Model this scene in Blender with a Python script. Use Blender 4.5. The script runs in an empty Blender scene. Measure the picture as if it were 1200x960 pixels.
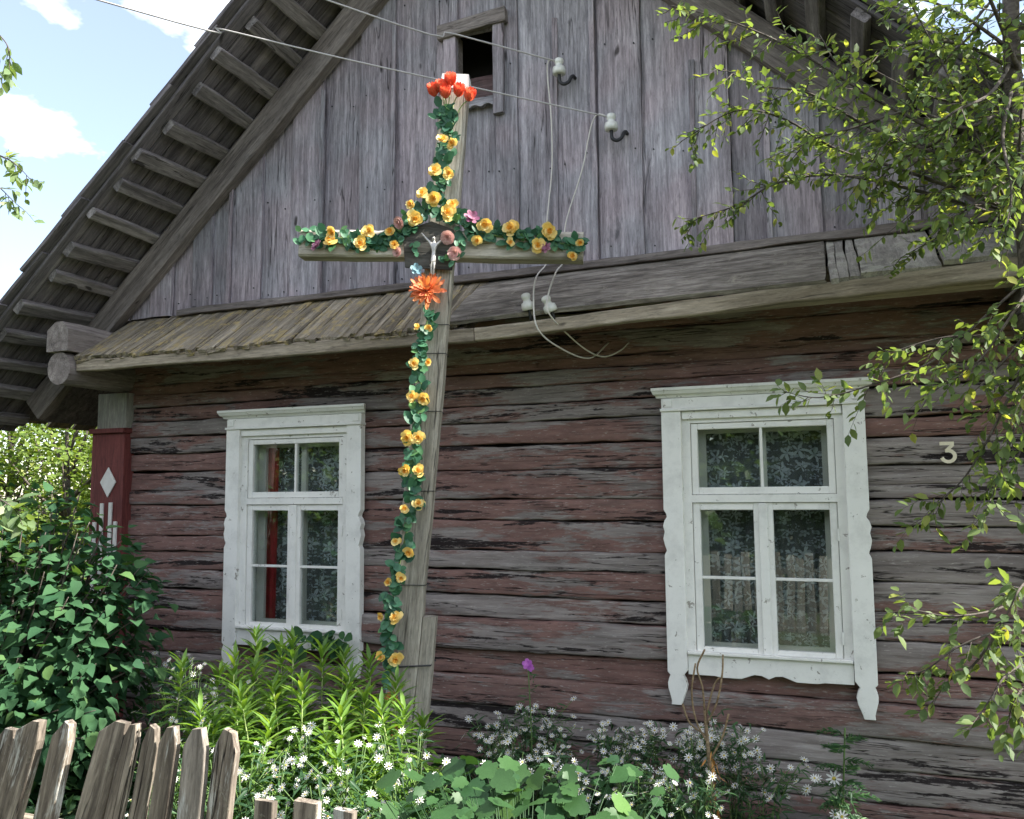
import bpy, math, random
import numpy as np
from mathutils import Vector, Matrix, noise

R = math.radians
scene = bpy.context.scene
COL = scene.collection

# ------------------------------------------------------------------ camera, world, sun, exposure
CAM_POS = Vector((3.6343, -4.4922, 1.6))
CAM_R = Vector((0.93371791, 0.35790726, -0.0085588))
CAM_U = Vector((0.04290372, -0.08813006, 0.99518459))
CAM_F = Vector((-0.3554295, 0.92958888, 0.09764417))
cam_data = bpy.data.cameras.new('camera')
cam_data.sensor_fit = 'HORIZONTAL'; cam_data.sensor_width = 36.0
cam_data.lens = 36.0 * 1006.95 / 1200.0
cam_data.clip_start = 0.05; cam_data.clip_end = 2000
cam = bpy.data.objects.new('camera', cam_data); COL.objects.link(cam)
cam.matrix_world = Matrix(((CAM_R.x, CAM_U.x, -CAM_F.x, CAM_POS.x), (CAM_R.y, CAM_U.y, -CAM_F.y, CAM_POS.y),
                           (CAM_R.z, CAM_U.z, -CAM_F.z, CAM_POS.z), (0, 0, 0, 1)))
scene.camera = cam
SUN_DIR = Vector((0.74, 0.05, 0.67)).normalized()          # towards the sun
SUN_EL = math.asin(SUN_DIR.z); SUN_AZ = math.atan2(SUN_DIR.x, SUN_DIR.y)
world = bpy.data.worlds.new('World'); scene.world = world; world.use_nodes = True
wt = world.node_tree; wt.nodes.clear()
def wn(t, **k):
    n_ = wt.nodes.new(t)
    for a, b in k.items(): setattr(n_, a, b)
    return n_
w_out = wn('ShaderNodeOutputWorld'); w_mix = wn('ShaderNodeMixShader')
w_sky = wn('ShaderNodeTexSky', sky_type='NISHITA', sun_disc=False, sun_elevation=SUN_EL, sun_rotation=SUN_AZ)
w_sky.air_density = 1.0; w_sky.dust_density = 0.35; w_sky.ozone_density = 1.0
w_b1 = wn('ShaderNodeBackground'); w_b1.inputs['Strength'].default_value = 0.09
w_b2 = wn('ShaderNodeBackground'); w_b2.inputs['Color'].default_value = (1.0, 0.985, 0.97, 1); w_b2.inputs['Strength'].default_value = 1.0
w_tc = wn('ShaderNodeTexCoord'); w_map = wn('ShaderNodeMapping')
w_map.inputs['Location'].default_value = (5.458, 14.232, 9.12); w_map.inputs['Scale'].default_value = (1, 1, 1.9)
w_no = wn('ShaderNodeTexNoise'); w_no.inputs['Scale'].default_value = 2.6; w_no.inputs['Detail'].default_value = 7; w_no.inputs['Roughness'].default_value = 0.55
w_ra = wn('ShaderNodeValToRGB'); w_ra.color_ramp.elements[0].position = 0.50; w_ra.color_ramp.elements[1].position = 0.59; w_ra.color_ramp.elements[0].color = (0.10, 0.10, 0.10, 1)   # a thin high veil everywhere, cloud where the noise is high
L = wt.links.new
L(w_tc.outputs['Generated'], w_map.inputs['Vector']); L(w_map.outputs[0], w_no.inputs['Vector']); L(w_no.outputs[0], w_ra.inputs[0])
L(w_sky.outputs[0], w_b1.inputs['Color']); L(w_ra.outputs[0], w_mix.inputs[0]); L(w_b1.outputs[0], w_mix.inputs[1]); L(w_b2.outputs[0], w_mix.inputs[2]); L(w_mix.outputs[0], w_out.inputs['Surface'])
sun_d = bpy.data.lights.new('sun', 'SUN'); sun_d.energy = 4.8; sun_d.angle = R(0.5); sun_d.color = (1.0, 0.95, 0.86)
sun = bpy.data.objects.new('sun', sun_d); COL.objects.link(sun)
sun.rotation_euler = SUN_DIR.to_track_quat('Z', 'Y').to_euler()
scene.view_settings.view_transform = 'Standard'; scene.view_settings.look = 'None'
scene.view_settings.exposure = 1.74; scene.view_settings.gamma = 1.0; scene.view_settings.use_curve_mapping = False
scene.cycles.max_bounces = 8; scene.cycles.transparent_max_bounces = 16; scene.cycles.caustics_reflective = False; scene.cycles.caustics_refractive = False

# ------------------------------------------------------------------ node helpers and materials
class NT:
    def __init__(s, name):
        s.m = bpy.data.materials.new(name); s.m.use_nodes = True; s.t = s.m.node_tree; s.t.nodes.clear()
        s.out = s.t.nodes.new('ShaderNodeOutputMaterial')
    def n(s, typ, ins=None, **props):
        q = s.t.nodes.new(typ)
        for a, b in props.items(): setattr(q, a, b)
        for a, b in (ins or {}).items():
            i = q.inputs[a]
            if isinstance(b, bpy.types.NodeSocket): s.t.links.new(b, i)
            elif hasattr(i, 'default_value'):
                if isinstance(b, (tuple, list)) and len(b) == 3 and i.type == 'RGBA': b = (*b, 1)
                i.default_value = b
        return q
    def noise(s, vec, scale=1.0, detail=4, rough=0.55, dist=0.0):
        return s.n('ShaderNodeTexNoise', {'Vector': vec, 'Scale': scale, 'Detail': detail, 'Roughness': rough, 'Distortion': dist}).outputs[0]
    def map(s, vec, sc, loc=(0, 0, 0)):
        return s.n('ShaderNodeMapping', {'Vector': vec, 'Scale': sc, 'Location': loc}).outputs[0]
    def ramp(s, fac, stops):
        r = s.n('ShaderNodeValToRGB', {'Fac': fac}); e = r.color_ramp.elements
        while len(e) < len(stops): e.new(0.5)
        for q, (p, c) in zip(e, stops):
            q.position = p; q.color = (c, c, c, 1) if isinstance(c, (int, float)) else (*c, 1)
        return r.outputs[0]
    def mix(s, fac, a, b, mode='MIX'):
        q = s.n('ShaderNodeMix', None, data_type='RGBA', blend_type=mode)
        for i, v in ((0, fac), (6, a), (7, b)):
            k = q.inputs[i]
            if isinstance(v, bpy.types.NodeSocket): s.t.links.new(v, k)
            else: k.default_value = (*v, 1) if isinstance(v, (tuple, list)) else v
        return q.outputs[2]
    def math(s, op, a, b=0.0, c=0.0):
        q = s.n('ShaderNodeMath', None, operation=op)
        for i, v in enumerate((a, b, c)):
            if isinstance(v, bpy.types.NodeSocket): s.t.links.new(v, q.inputs[i])
            else: q.inputs[i].default_value = v
        return q.outputs[0]
    def coords(s, rnd=60.0):
        tc = s.n('ShaderNodeTexCoord'); oi = s.n('ShaderNodeObjectInfo')
        off = s.n('ShaderNodeVectorMath', {0: oi.outputs['Random'], 1: (rnd, rnd * 0.61, rnd * 0.37)}, operation='MULTIPLY')
        return s.n('ShaderNodeVectorMath', {0: tc.outputs['Object'], 1: off.outputs[0]}, operation='ADD').outputs[0], oi.outputs['Random']
    def bump(s, h, strength=0.4, dist=0.01):
        return s.n('ShaderNodeBump', {'Height': h, 'Strength': strength, 'Distance': dist}).outputs[0]
    def principled(s, col, rough=0.8, normal=None, spec=0.3, **kw):
        ins = {'Base Color': col, 'Roughness': rough, 'Specular IOR Level': spec}
        if normal is not None: ins['Normal'] = normal
        ins.update(kw)
        return s.n('ShaderNodeBsdfPrincipled', ins)
    def done(s, sh):
        s.t.links.new(sh.outputs[0] if hasattr(sh, 'outputs') else sh, s.out.inputs['Surface']); return s.m

def wood(name, dark, mid, light, along=1.3, across=16.0, paint=None, paint_lo=0.45, paint_hi=0.55, stain=0.0, stain_col=(0.012, 0.009, 0.011),
         lichen=None, lichen_lo=0.52, rough=0.88, bump=0.5, crack=0.5, vary=0.25, tone=None, upright=False):
    t = NT(name); c, rnd = t.coords()
    if upright:                                  # grain along the object's z instead of its x
        q = t.n('ShaderNodeSeparateXYZ', {0: c}); c = t.n('ShaderNodeCombineXYZ', {0: q.outputs[2], 1: q.outputs[1], 2: q.outputs[0]}).outputs[0]
    g = t.noise(t.map(c, (along, across, across)), 1, 5, 0.6, 0.6)
    col = t.ramp(g, [(0.30, dark), (0.50, mid), (0.72, light)])
    f = t.noise(t.map(c, (9.0, 95, 95)), 1, 4, 0.75)
    col = t.mix(0.75, col, t.ramp(f, [(0.28, 0.45), (0.52, 1.0), (0.72, 1.42)]), 'MULTIPLY')
    fl = t.noise(t.map(c, (16, 62, 62), (3, 7, 5)), 1, 4, 0.7, 0.3)          # raised flakes and pits
    col = t.mix(0.8, col, t.ramp(fl, [(0.30, 0.62), (0.45, 1.0), (0.60, 1.0), (0.70, 1.38)]), 'MULTIPLY')
    big = t.noise(c, 1.7, 3, 0.5)
    col = t.mix(0.6, col, t.ramp(big, [(0.3, 0.66), (0.7, 1.18)]), 'MULTIPLY')
    if tone: col = t.mix(t.ramp(t.noise(c, 2.3, 2, 0.5), [(0.42, 0.0), (0.62, 0.7)]), col, t.mix(1.0, col, tone, 'MULTIPLY'))
    h = t.math('ADD', t.math('MULTIPLY', f, 0.40), t.math('MULTIPLY', fl, 0.35))
    if paint:
        pn = t.noise(t.map(c, (1.5, 5.5, 5.5)), 1, 6, 0.68, 0.3)
        pf = t.math('ADD', pn, t.math('MULTIPLY', t.math('SUBTRACT', f, 0.5), 0.35))
        pf = t.math('ADD', pf, t.math('MULTIPLY', t.math('SUBTRACT', rnd, 0.5), 0.16))
        col = t.mix(t.ramp(pf, [(paint_lo, 0.0), (paint_hi, 0.8)]), col, t.mix(0.45, paint, t.ramp(f, [(0.3, 0.35), (0.7, 1.3)]), 'MULTIPLY'))
    if stain:
        sn = t.noise(t.map(c, (1.15, 7.5, 7.5), (9, 4, 2)), 1, 6, 0.62, 0.7)
        sf = t.ramp(sn, [(stain, 0.0), (stain + 0.035, 0.93)])
        col = t.mix(sf, col, stain_col)
        h = t.math('SUBTRACT', h, t.math('MULTIPLY', sf, 0.5))
    if crack:
        k = t.noise(t.map(c, (0.75, 17, 17), (5, 1, 3)), 1, 3, 0.5, 0.15)
        kf = t.ramp(t.math('ABSOLUTE', t.math('SUBTRACT', k, 0.5)), [(0.0, 1.0), (0.012, 0.0)])
        kf = t.math('MULTIPLY', kf, t.ramp(t.noise(t.map(c, (0.9, 3, 3)), 1, 2), [(0.45, 0.0), (0.58, crack)]))
        col = t.mix(kf, col, (0.012, 0.01, 0.01)); h = t.math('SUBTRACT', h, t.math('MULTIPLY', kf, 1.2))
        kn = t.noise(t.map(c, (5.0, 11, 11), (2, 8, 1)), 1, 1, 0.4, 0.2)
        col = t.mix(t.ramp(kn, [(0.765, 0.0), (0.80, 0.85)]), col, (0.02, 0.016, 0.015))
    if lichen:
        ln = t.noise(c, 9, 7, 0.75, 0.5)
        lf = t.ramp(ln, [(lichen_lo, 0.0), (lichen_lo + 0.09, 0.85)])
        col = t.mix(lf, col, lichen); h = t.math('ADD', h, t.math('MULTIPLY', lf, 0.5))
    vv = t.math('ADD', t.math('MULTIPLY', t.math('FRACT', t.math('MULTIPLY', rnd, 7.31)), 2 * vary), 1 - vary)
    col = t.mix(1.0, col, t.n('ShaderNodeCombineXYZ', {0: vv, 1: vv, 2: vv}).outputs[0], 'MULTIPLY')
    return t.done(t.principled(col, rough, t.bump(h, bump, 0.006), 0.25))

def plain(name, col, rough=0.6, var=0.25, scale=30, spec=0.3, **kw):
    t = NT(name); c, rnd = t.coords()
    k = t.mix(0.8, col, t.ramp(t.noise(c, scale, 4, 0.6), [(0.25, 1 - var), (0.75, 1 + var)]), 'MULTIPLY')
    return t.done(t.principled(k, rough, t.bump(t.noise(c, scale * 2, 3), 0.15, 0.002), spec, **kw))

def leafmat(name, c1, c2, c3=None, trans=0.35, rough=0.5, tcol=None, spec=0.35, rib=True):
    t = NT(name); oi = t.n('ShaderNodeObjectInfo'); ge = t.n('ShaderNodeNewGeometry')
    r1 = t.math('FRACT', t.math('ADD', ge.outputs['Random Per Island'], oi.outputs['Random']))
    stops = [(0.0, c1), (0.75, c2)] + ([(0.9, c2), (1.0, c3)] if c3 else [])
    col = t.ramp(r1, stops)
    tc = t.n('ShaderNodeTexCoord')
    col = t.mix(0.5, col, t.ramp(t.noise(tc.outputs['Object'], 18, 3), [(0.3, 0.72), (0.7, 1.2)]), 'MULTIPLY')
    p = t.principled(col, rough, None, spec)
    tr = t.n('ShaderNodeBsdfTranslucent', {'Color': t.mix(1.0, col, tcol or (1.5, 1.45, 0.5), 'MULTIPLY')})
    m = t.n('ShaderNodeMixShader', {0: trans, 1: p.outputs[0], 2: tr.outputs[0]})
    return t.done(m)

M = {}
def logmat(name, p_lo, red):
    t = NT(name); c, rnd = t.coords()
    g = t.noise(t.map(c, (3.0, 42, 42)), 1, 7, 0.72, 0.35)
    col = t.ramp(g, [(0.26, (0.11, 0.092, 0.087)), (0.46, (0.225, 0.194, 0.186)), (0.60, (0.285, 0.254, 0.244)), (0.76, (0.43, 0.395, 0.385))])
    big = t.noise(t.map(c, (0.9, 4, 4), (4, 1, 7)), 1, 4, 0.6)
    col = t.mix(0.8, col, t.ramp(big, [(0.3, 0.62), (0.7, 1.25)]), 'MULTIPLY')
    # worn red-brown paint that has flaked off along the grain
    pn = t.math('ADD', t.noise(t.map(c, (1.4, 7, 7), (1, 5, 2)), 1, 5, 0.6, 0.3), t.math('MULTIPLY', t.math('SUBTRACT', t.noise(t.map(c, (9, 75, 75)), 1, 5, 0.75), 0.5), 0.38))
    pn = t.math('ADD', pn, t.math('MULTIPLY', t.math('SUBTRACT', rnd, 0.5), 0.14))
    pf = t.ramp(pn, [(p_lo, 0.0), (p_lo + 0.06, 0.88)])
    pc = t.mix(0.9, red, t.ramp(t.noise(t.map(c, (5, 28, 28), (6, 2, 2)), 1, 6, 0.7), [(0.28, 0.5), (0.5, 1.0), (0.72, 1.45)]), 'MULTIPLY')
    col = t.mix(pf, col, pc)
    # black tarry bark remains, ragged
    sn = t.math('ADD', t.noise(t.map(c, (0.95, 12.0, 12.0), (9, 4, 2)), 1, 5, 0.6, 0.5), t.math('MULTIPLY', t.math('SUBTRACT', t.noise(t.map(c, (12, 75, 75), (2, 2, 9)), 1, 4, 0.7), 0.5), 0.26))
    sf = t.ramp(sn, [(0.590, 0.0), (0.62, 0.96)])
    col = t.mix(sf, col, (0.014, 0.010, 0.011))
    # drying cracks
    k = t.noise(t.map(c, (0.8, 21, 21), (5, 1, 3)), 1, 4, 0.55, 0.12)
    kf = t.math('MULTIPLY', t.ramp(t.math('ABSOLUTE', t.math('SUBTRACT', k, 0.5)), [(0.0, 1.0), (0.009, 0.0)]), t.ramp(t.noise(t.map(c, (1.1, 4, 4)), 1, 2), [(0.42, 0.0), (0.52, 1.0)]))
    col = t.mix(kf, col, (0.012, 0.009, 0.009))
    # pale scuffs
    fl = t.noise(t.map(c, (22, 130, 130), (3, 7, 5)), 1, 3, 0.7)
    col = t.mix(t.ramp(fl, [(0.60, 0.0), (0.70, 0.55)]), col, (0.46, 0.43, 0.41))
    h = t.math('ADD', t.math('MULTIPLY', g, 0.7), t.math('MULTIPLY', pf, 0.25))
    h = t.math('SUBTRACT', h, t.math('ADD', t.math('MULTIPLY', kf, 1.3), t.math('MULTIPLY', sf, 0.35)))
    return t.done(t.principled(col, 0.86, t.bump(h, 0.9, 0.006), 0.25))
M['log'] = logmat('log_wood', 0.44, (0.190, 0.102, 0.089))
M['log_grey'] = logmat('bare_log_wood', 0.54, (0.18, 0.102, 0.09))
M['gable'] = wood('gable_board_wood', (0.19, 0.18, 0.198), (0.30, 0.284, 0.312), (0.45, 0.43, 0.465), along=1.6, across=34, crack=0.85, vary=0.19, tone=(1.10, 0.95, 0.95), bump=0.7, stain=0.68, stain_col=(0.10, 0.095, 0.105))
M['rafter'] = wood('rafter_wood', (0.12, 0.102, 0.096), (0.20, 0.172, 0.162), (0.31, 0.275, 0.26), crack=0.6, vary=0.12)
M['lath'] = wood('lath_wood', (0.10, 0.088, 0.088), (0.20, 0.18, 0.18), (0.36, 0.33, 0.325), crack=0.9, vary=0.2)
M['under'] = wood('roof_underside_wood', (0.09, 0.08, 0.088), (0.15, 0.135, 0.145), (0.24, 0.215, 0.22), crack=0.9, vary=0.2, along=0.8, across=24)
M['shingle'] = wood('mossy_shingle_wood', (0.11, 0.09, 0.068), (0.235, 0.20, 0.152), (0.41, 0.36, 0.285), lichen=(0.36, 0.28, 0.13), lichen_lo=0.51, crack=0.8, vary=0.25, bump=0.9)
M['slab'] = wood('weathered_slab_wood', (0.075, 0.064, 0.056), (0.17, 0.15, 0.13), (0.33, 0.30, 0.265), lichen=(0.29, 0.265, 0.22), lichen_lo=0.56, across=26, along=5, crack=0.7, bump=1.0, vary=0.1)
M['plate'] = wood('lichen_plate', (0.18, 0.165, 0.15), (0.28, 0.26, 0.24), (0.40, 0.375, 0.345), lichen=(0.42, 0.40, 0.35), lichen_lo=0.50, across=7, along=5, crack=0.0, bump=0.9, vary=0.12)
M['fascia'] = wood('fascia_wood', (0.19, 0.155, 0.115), (0.29, 0.245, 0.19), (0.41, 0.355, 0.285), crack=0.7, vary=0.1)
M['cross'] = wood('cross_timber', (0.25, 0.225, 0.185), (0.42, 0.385, 0.325), (0.58, 0.54, 0.47), along=0.8, across=15, crack=0.9, vary=0.05, lichen=(0.33, 0.33, 0.25), lichen_lo=0.62)
M['picket'] = wood('picket_wood', (0.075, 0.06, 0.05), (0.215, 0.18, 0.145), (0.46, 0.40, 0.325), along=2.2, across=34, crack=1.0, vary=0.2, bump=1.0, paint=(0.50, 0.50, 0.47), paint_lo=0.60, paint_hi=0.66, lichen=(0.36, 0.34, 0.26), lichen_lo=0.61)
M['picket_white'] = wood('flaking_white_picket', (0.16, 0.14, 0.12), (0.26, 0.23, 0.20), (0.40, 0.36, 0.32), along=1.6, across=24, crack=1.0, paint=(0.62, 0.63, 0.62), paint_lo=0.42, paint_hi=0.52, bump=0.9)
M['farpicket'] = wood('pale_picket_wood', (0.34, 0.29, 0.22), (0.50, 0.44, 0.35), (0.62, 0.56, 0.46), crack=0.4)
t = NT('white_window_paint'); c, rnd = t.coords()
wc = t.mix(0.8, (0.80, 0.795, 0.77), t.ramp(t.noise(c, 7, 7, 0.72), [(0.28, 0.76), (0.5, 1.0), (0.7, 1.06)]), 'MULTIPLY')
chip = t.ramp(t.noise(c, 22, 5, 0.7, 0.4), [(0.635, 0.0), (0.66, 0.85)])
wc = t.mix(chip, wc, (0.27, 0.25, 0.22))
wh = t.math('SUBTRACT', t.math('MULTIPLY', t.noise(c, 30, 4, 0.6), 0.4), chip)
M['white'] = t.done(t.principled(wc, 0.5, t.bump(wh, 0.35, 0.002), 0.35))
M['inner_white'] = plain('inner_frame_paint', (0.62, 0.60, 0.56), 0.6, 0.1, 12)
M['red_board'] = wood('red_painted_board', (0.115, 0.030, 0.030), (0.15, 0.041, 0.039), (0.19, 0.056, 0.052), upright=True, along=1, across=8, crack=0.3, vary=0.05, bump=0.3, rough=0.7)
M['trim_grey'] = wood('grey_green_board', (0.135, 0.13, 0.112), (0.18, 0.175, 0.152), (0.23, 0.222, 0.197), crack=0.3, upright=True)
M['trim_white'] = plain('white_trim_paint', (0.62, 0.61, 0.585), 0.6, 0.12, 25)
M['dark'] = plain('dark_interior', (0.03, 0.027, 0.025), 0.9, 0.3, 4)
M['wallside'] = wood('side_wall_wood', (0.06, 0.05, 0.047), (0.11, 0.09, 0.085), (0.18, 0.16, 0.155), paint=(0.085, 0.035, 0.03), stain=0.6)
M['maroon'] = wood('maroon_panel', (0.10, 0.06, 0.06), (0.15, 0.095, 0.095), (0.20, 0.14, 0.14))
M['porcelain'] = plain('porcelain', (0.66, 0.66, 0.62), 0.2, 0.12, 40, 0.6)
M['iron'] = plain('black_iron', (0.03, 0.03, 0.033), 0.5, 0.3, 60)
M['wire'] = plain('grey_wire', (0.42, 0.40, 0.40), 0.55, 0.15, 60)
M['wire_dark'] = plain('dark_wire', (0.16, 0.13, 0.13), 0.6, 0.2, 60)
M['pale_wire'] = plain('pale_insulated_wire', (0.62, 0.59, 0.55), 0.5, 0.1, 60)
M['number'] = plain('cream_enamel', (0.70, 0.64, 0.50), 0.35, 0.12, 50)
M['silver'] = plain('dull_silver', (0.46, 0.44, 0.42), 0.42, 0.2, 80, 0.5, Metallic=0.5)
M['plaque'] = wood('dark_backing_wood', (0.035, 0.035, 0.03), (0.07, 0.068, 0.06), (0.11, 0.105, 0.095))
M['rose'] = leafmat('yellow_petal', (0.84, 0.60, 0.14), (0.92, 0.78, 0.36), trans=0.25, rough=0.6, tcol=(1.1, 0.95, 0.6))
M['rose_core'] = leafmat('orange_petal', (0.80, 0.42, 0.06), (0.88, 0.56, 0.12), trans=0.25, rough=0.6, tcol=(1.1, 0.9, 0.5))
M['pink'] = leafmat('faded_pink_petal', (0.60, 0.36, 0.36), (0.70, 0.50, 0.47), trans=0.25, rough=0.7, tcol=(1.1, 0.9, 0.8))
M['mauve'] = leafmat('mauve_petal', (0.22, 0.07, 0.15), (0.42, 0.20, 0.28), trans=0.2, rough=0.7, tcol=(1.1, 0.8, 0.9))
M['faded'] = leafmat('faded_orange_petal', (0.42, 0.19, 0.05), (0.52, 0.27, 0.08), trans=0.2, rough=0.7, tcol=(1.1, 0.9, 0.6))
M['blue'] = leafmat('faded_blue_petal', (0.16, 0.30, 0.36), (0.24, 0.38, 0.42), trans=0.2, rough=0.7, tcol=(0.8, 1.0, 1.1))
M['red'] = leafmat('red_petal', (0.76, 0.13, 0.075), (0.86, 0.25, 0.16), trans=0.3, rough=0.5, tcol=(1.1, 0.7, 0.5))
M['orange'] = leafmat('orange_spike_petal', (0.66, 0.19, 0.10), (0.74, 0.30, 0.12), (0.78, 0.42, 0.14), trans=0.25, rough=0.6, tcol=(1.1, 0.8, 0.5))
M['fabric_leaf'] = leafmat('artificial_leaf', (0.022, 0.085, 0.052), (0.055, 0.165, 0.085), (0.13, 0.28, 0.09), trans=0.15, rough=0.5, tcol=(1, 1.2, 0.7))
M['stem_green'] = plain('green_stem', (0.10, 0.17, 0.05), 0.6, 0.3, 40)
M['pale_stem'] = plain('pale_green_stem', (0.32, 0.40, 0.16), 0.6, 0.3, 40)
M['bark'] = wood('bark', (0.06, 0.05, 0.045), (0.11, 0.092, 0.08), (0.19, 0.165, 0.145), along=6, across=30, bump=1.0)
M['dead'] = wood('dead_stem', (0.17, 0.11, 0.06), (0.28, 0.20, 0.12), (0.40, 0.31, 0.20), along=5, across=30)
M['leaf_tree'] = leafmat('plum_leaf', (0.095, 0.15, 0.066), (0.18, 0.245, 0.098), (0.35, 0.36, 0.10), trans=0.52, spec=0.2)
M['leaf_lilac'] = leafmat('lilac_leaf', (0.030, 0.085, 0.042), (0.058, 0.135, 0.06), (0.10, 0.185, 0.065), trans=0.3, rough=0.7, spec=0.12)
M['leaf_phlox'] = leafmat('garden_stalk_leaf', (0.085, 0.175, 0.042), (0.17, 0.30, 0.055), (0.30, 0.42, 0.08), trans=0.45)
M['leaf_aster'] = leafmat('aster_leaf', (0.022, 0.060, 0.026), (0.045, 0.105, 0.04), trans=0.25)
M['leaf_currant'] = leafmat('lobed_leaf', (0.026, 0.075, 0.030), (0.050, 0.118, 0.038), (0.11, 0.21, 0.055), trans=0.3)
M['leaf_far'] = leafmat('far_leaf', (0.075, 0.135, 0.024), (0.17, 0.24, 0.045), (0.30, 0.32, 0.09), trans=0.4)
M['leaf_back'] = leafmat('shade_tree_leaf', (0.045, 0.095, 0.022), (0.095, 0.165, 0.035), (0.16, 0.21, 0.05), trans=0.35)
M['leaf_pale'] = leafmat('pale_leaf', (0.10, 0.17, 0.07), (0.20, 0.28, 0.13), (0.42, 0.46, 0.30), trans=0.4)
M['aster'] = leafmat('white_petal', (0.66, 0.66, 0.64), (0.74, 0.74, 0.72), trans=0.25, rough=0.7, tcol=(1, 1, 1))
M['disc'] = plain('yellow_disc', (0.42, 0.34, 0.06), 0.8, 0.3, 90)
M['purple'] = leafmat('purple_petal', (0.42, 0.10, 0.48), (0.55, 0.18, 0.58), trans=0.25, tcol=(1.1, 0.8, 1.1))
M['drape'] = plain('red_drape', (0.27, 0.020, 0.024), 0.85, 0.35, 9)
t = NT('soil_and_grass'); c, rnd = t.coords(0)
gcol = t.mix(t.ramp(t.noise(c, 1.3, 6, 0.6), [(0.42, 0.0), (0.58, 1.0)]), (0.055, 0.085, 0.03), (0.115, 0.098, 0.068))
gcol = t.mix(0.6, gcol, t.ramp(t.noise(c, 40, 4, 0.7), [(0.3, 0.5), (0.7, 1.35)]), 'MULTIPLY')
M['ground'] = t.done(t.principled(gcol, 0.95, t.bump(t.noise(c, 25, 5, 0.7), 0.8, 0.03)))
# window glass: clear sheet, mirror-like at its surfaces, faintly wavy as old drawn glass
t = NT('window_glass'); c, rnd = t.coords()
nb = t.bump(t.noise(c, 4.0, 1, 0.4), 0.018, 0.02)
lw = t.n('ShaderNodeLayerWeight', {'Blend': 0.5, 'Normal': nb})
fr = t.math('ADD', t.math('MULTIPLY', t.math('POWER', lw.outputs['Facing'], 4.0), 0.85), 0.085)      # two-sided, unlike the Fresnel node
gl = t.n('ShaderNodeBsdfGlossy', {'Color': (0.95, 0.97, 0.96), 'Roughness': 0.012, 'Normal': nb})
tp = t.n('ShaderNodeBsdfTransparent', {'Color': (0.90, 0.93, 0.92)})
M['glass'] = t.done(t.n('ShaderNodeMixShader', {0: fr, 1: tp.outputs[0], 2: gl.outputs[0]}))
# lace curtain: thin net with woven flowers and leaves
t = NT('lace'); tc = t.n('ShaderNodeTexCoord')
def lace_flowers(sc, petals, rad, seed):
    wv = t.n('ShaderNodeTexNoise', {'Vector': tc.outputs['Object'], 'Scale': 22.0, 'Detail': 2.0})
    wob_ = t.n('ShaderNodeVectorMath', {0: wv.outputs['Color'], 1: (0.028, 0.0, 0.028)}, operation='MULTIPLY').outputs[0]
    v = t.map(t.n('ShaderNodeVectorMath', {0: tc.outputs['Object'], 1: wob_}, operation='ADD').outputs[0], (sc, 0.0, sc), (seed, 0, seed * 0.7))
    vo = t.n('ShaderNodeTexVoronoi', {'Vector': v, 'Scale': 1.0, 'Randomness': 0.7}, feature='F1')
    d = t.n('ShaderNodeVectorMath', {0: v, 1: vo.outputs['Position']}, operation='SUBTRACT').outputs[0]
    s = t.n('ShaderNodeSeparateXYZ', {0: d}); a = t.math('ARCTAN2', s.outputs[2], s.outputs[0])
    r = vo.outputs['Distance']
    edge = t.math('MULTIPLY', t.math('ADD', t.math('MULTIPLY', t.math('COSINE', t.math('MULTIPLY', a, petals)), 0.38), 0.62), rad)
    inside = t.math('LESS_THAN', r, edge)
    rim = t.math('GREATER_THAN', r, t.math('MULTIPLY', edge, 0.35))
    return t.math('MULTIPLY', inside, t.math('ADD', t.math('MULTIPLY', rim, 0.7), 0.3))
pat = t.math('MAXIMUM', t.math('MAXIMUM', lace_flowers(12.0, 5.0, 0.52, 3.0), t.math('MULTIPLY', lace_flowers(21.0, 3.0, 0.46, 8.0), 0.75)), t.math('MULTIPLY', lace_flowers(27.0, 2.0, 0.5, 5.3), 0.6))
net = t.math('ADD', t.math('MULTIPLY', pat, 0.62), 0.24)
df = t.n('ShaderNodeBsdfDiffuse', {'Color': (0.60, 0.64, 0.68, 1)}); tp = t.n('ShaderNodeBsdfTransparent')
M['lace'] = t.done(t.n('ShaderNodeMixShader', {0: net, 1: tp.outputs[0], 2: df.outputs[0]}))

# ------------------------------------------------------------------ object helpers
WM = {}
def put(o, W, parent=None):
    WM[o] = W
    if parent is not None:
        o.parent = parent; o.matrix_basis = WM[parent].inverted() @ W
    else: o.matrix_basis = W
    return o
def tag(o, label=None, cat=None, group=None, kind=None):
    if label: o['label'] = label
    if cat: o['category'] = cat
    if group: o['group'] = group
    if kind: o['kind'] = kind
    return o
def empty(name, loc=(0, 0, 0), parent=None, W=None):
    o = bpy.data.objects.new(name, None); COL.objects.link(o); o.empty_display_size = 0.1
    return put(o, W or Matrix.Translation(loc), parent)
def mesh(name, V, F, mat, smooth=False, midx=None):
    me = bpy.data.meshes.new(name); me.from_pydata([tuple(v) for v in V], [], F)
    for m_ in (mat if isinstance(mat, (list, tuple)) else [mat]): me.materials.append(m_)
    if midx is not None: me.polygons.foreach_set('material_index', midx)
    if smooth: me.polygons.foreach_set('use_smooth', [True] * len(me.polygons))
    me.update(); return me
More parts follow.
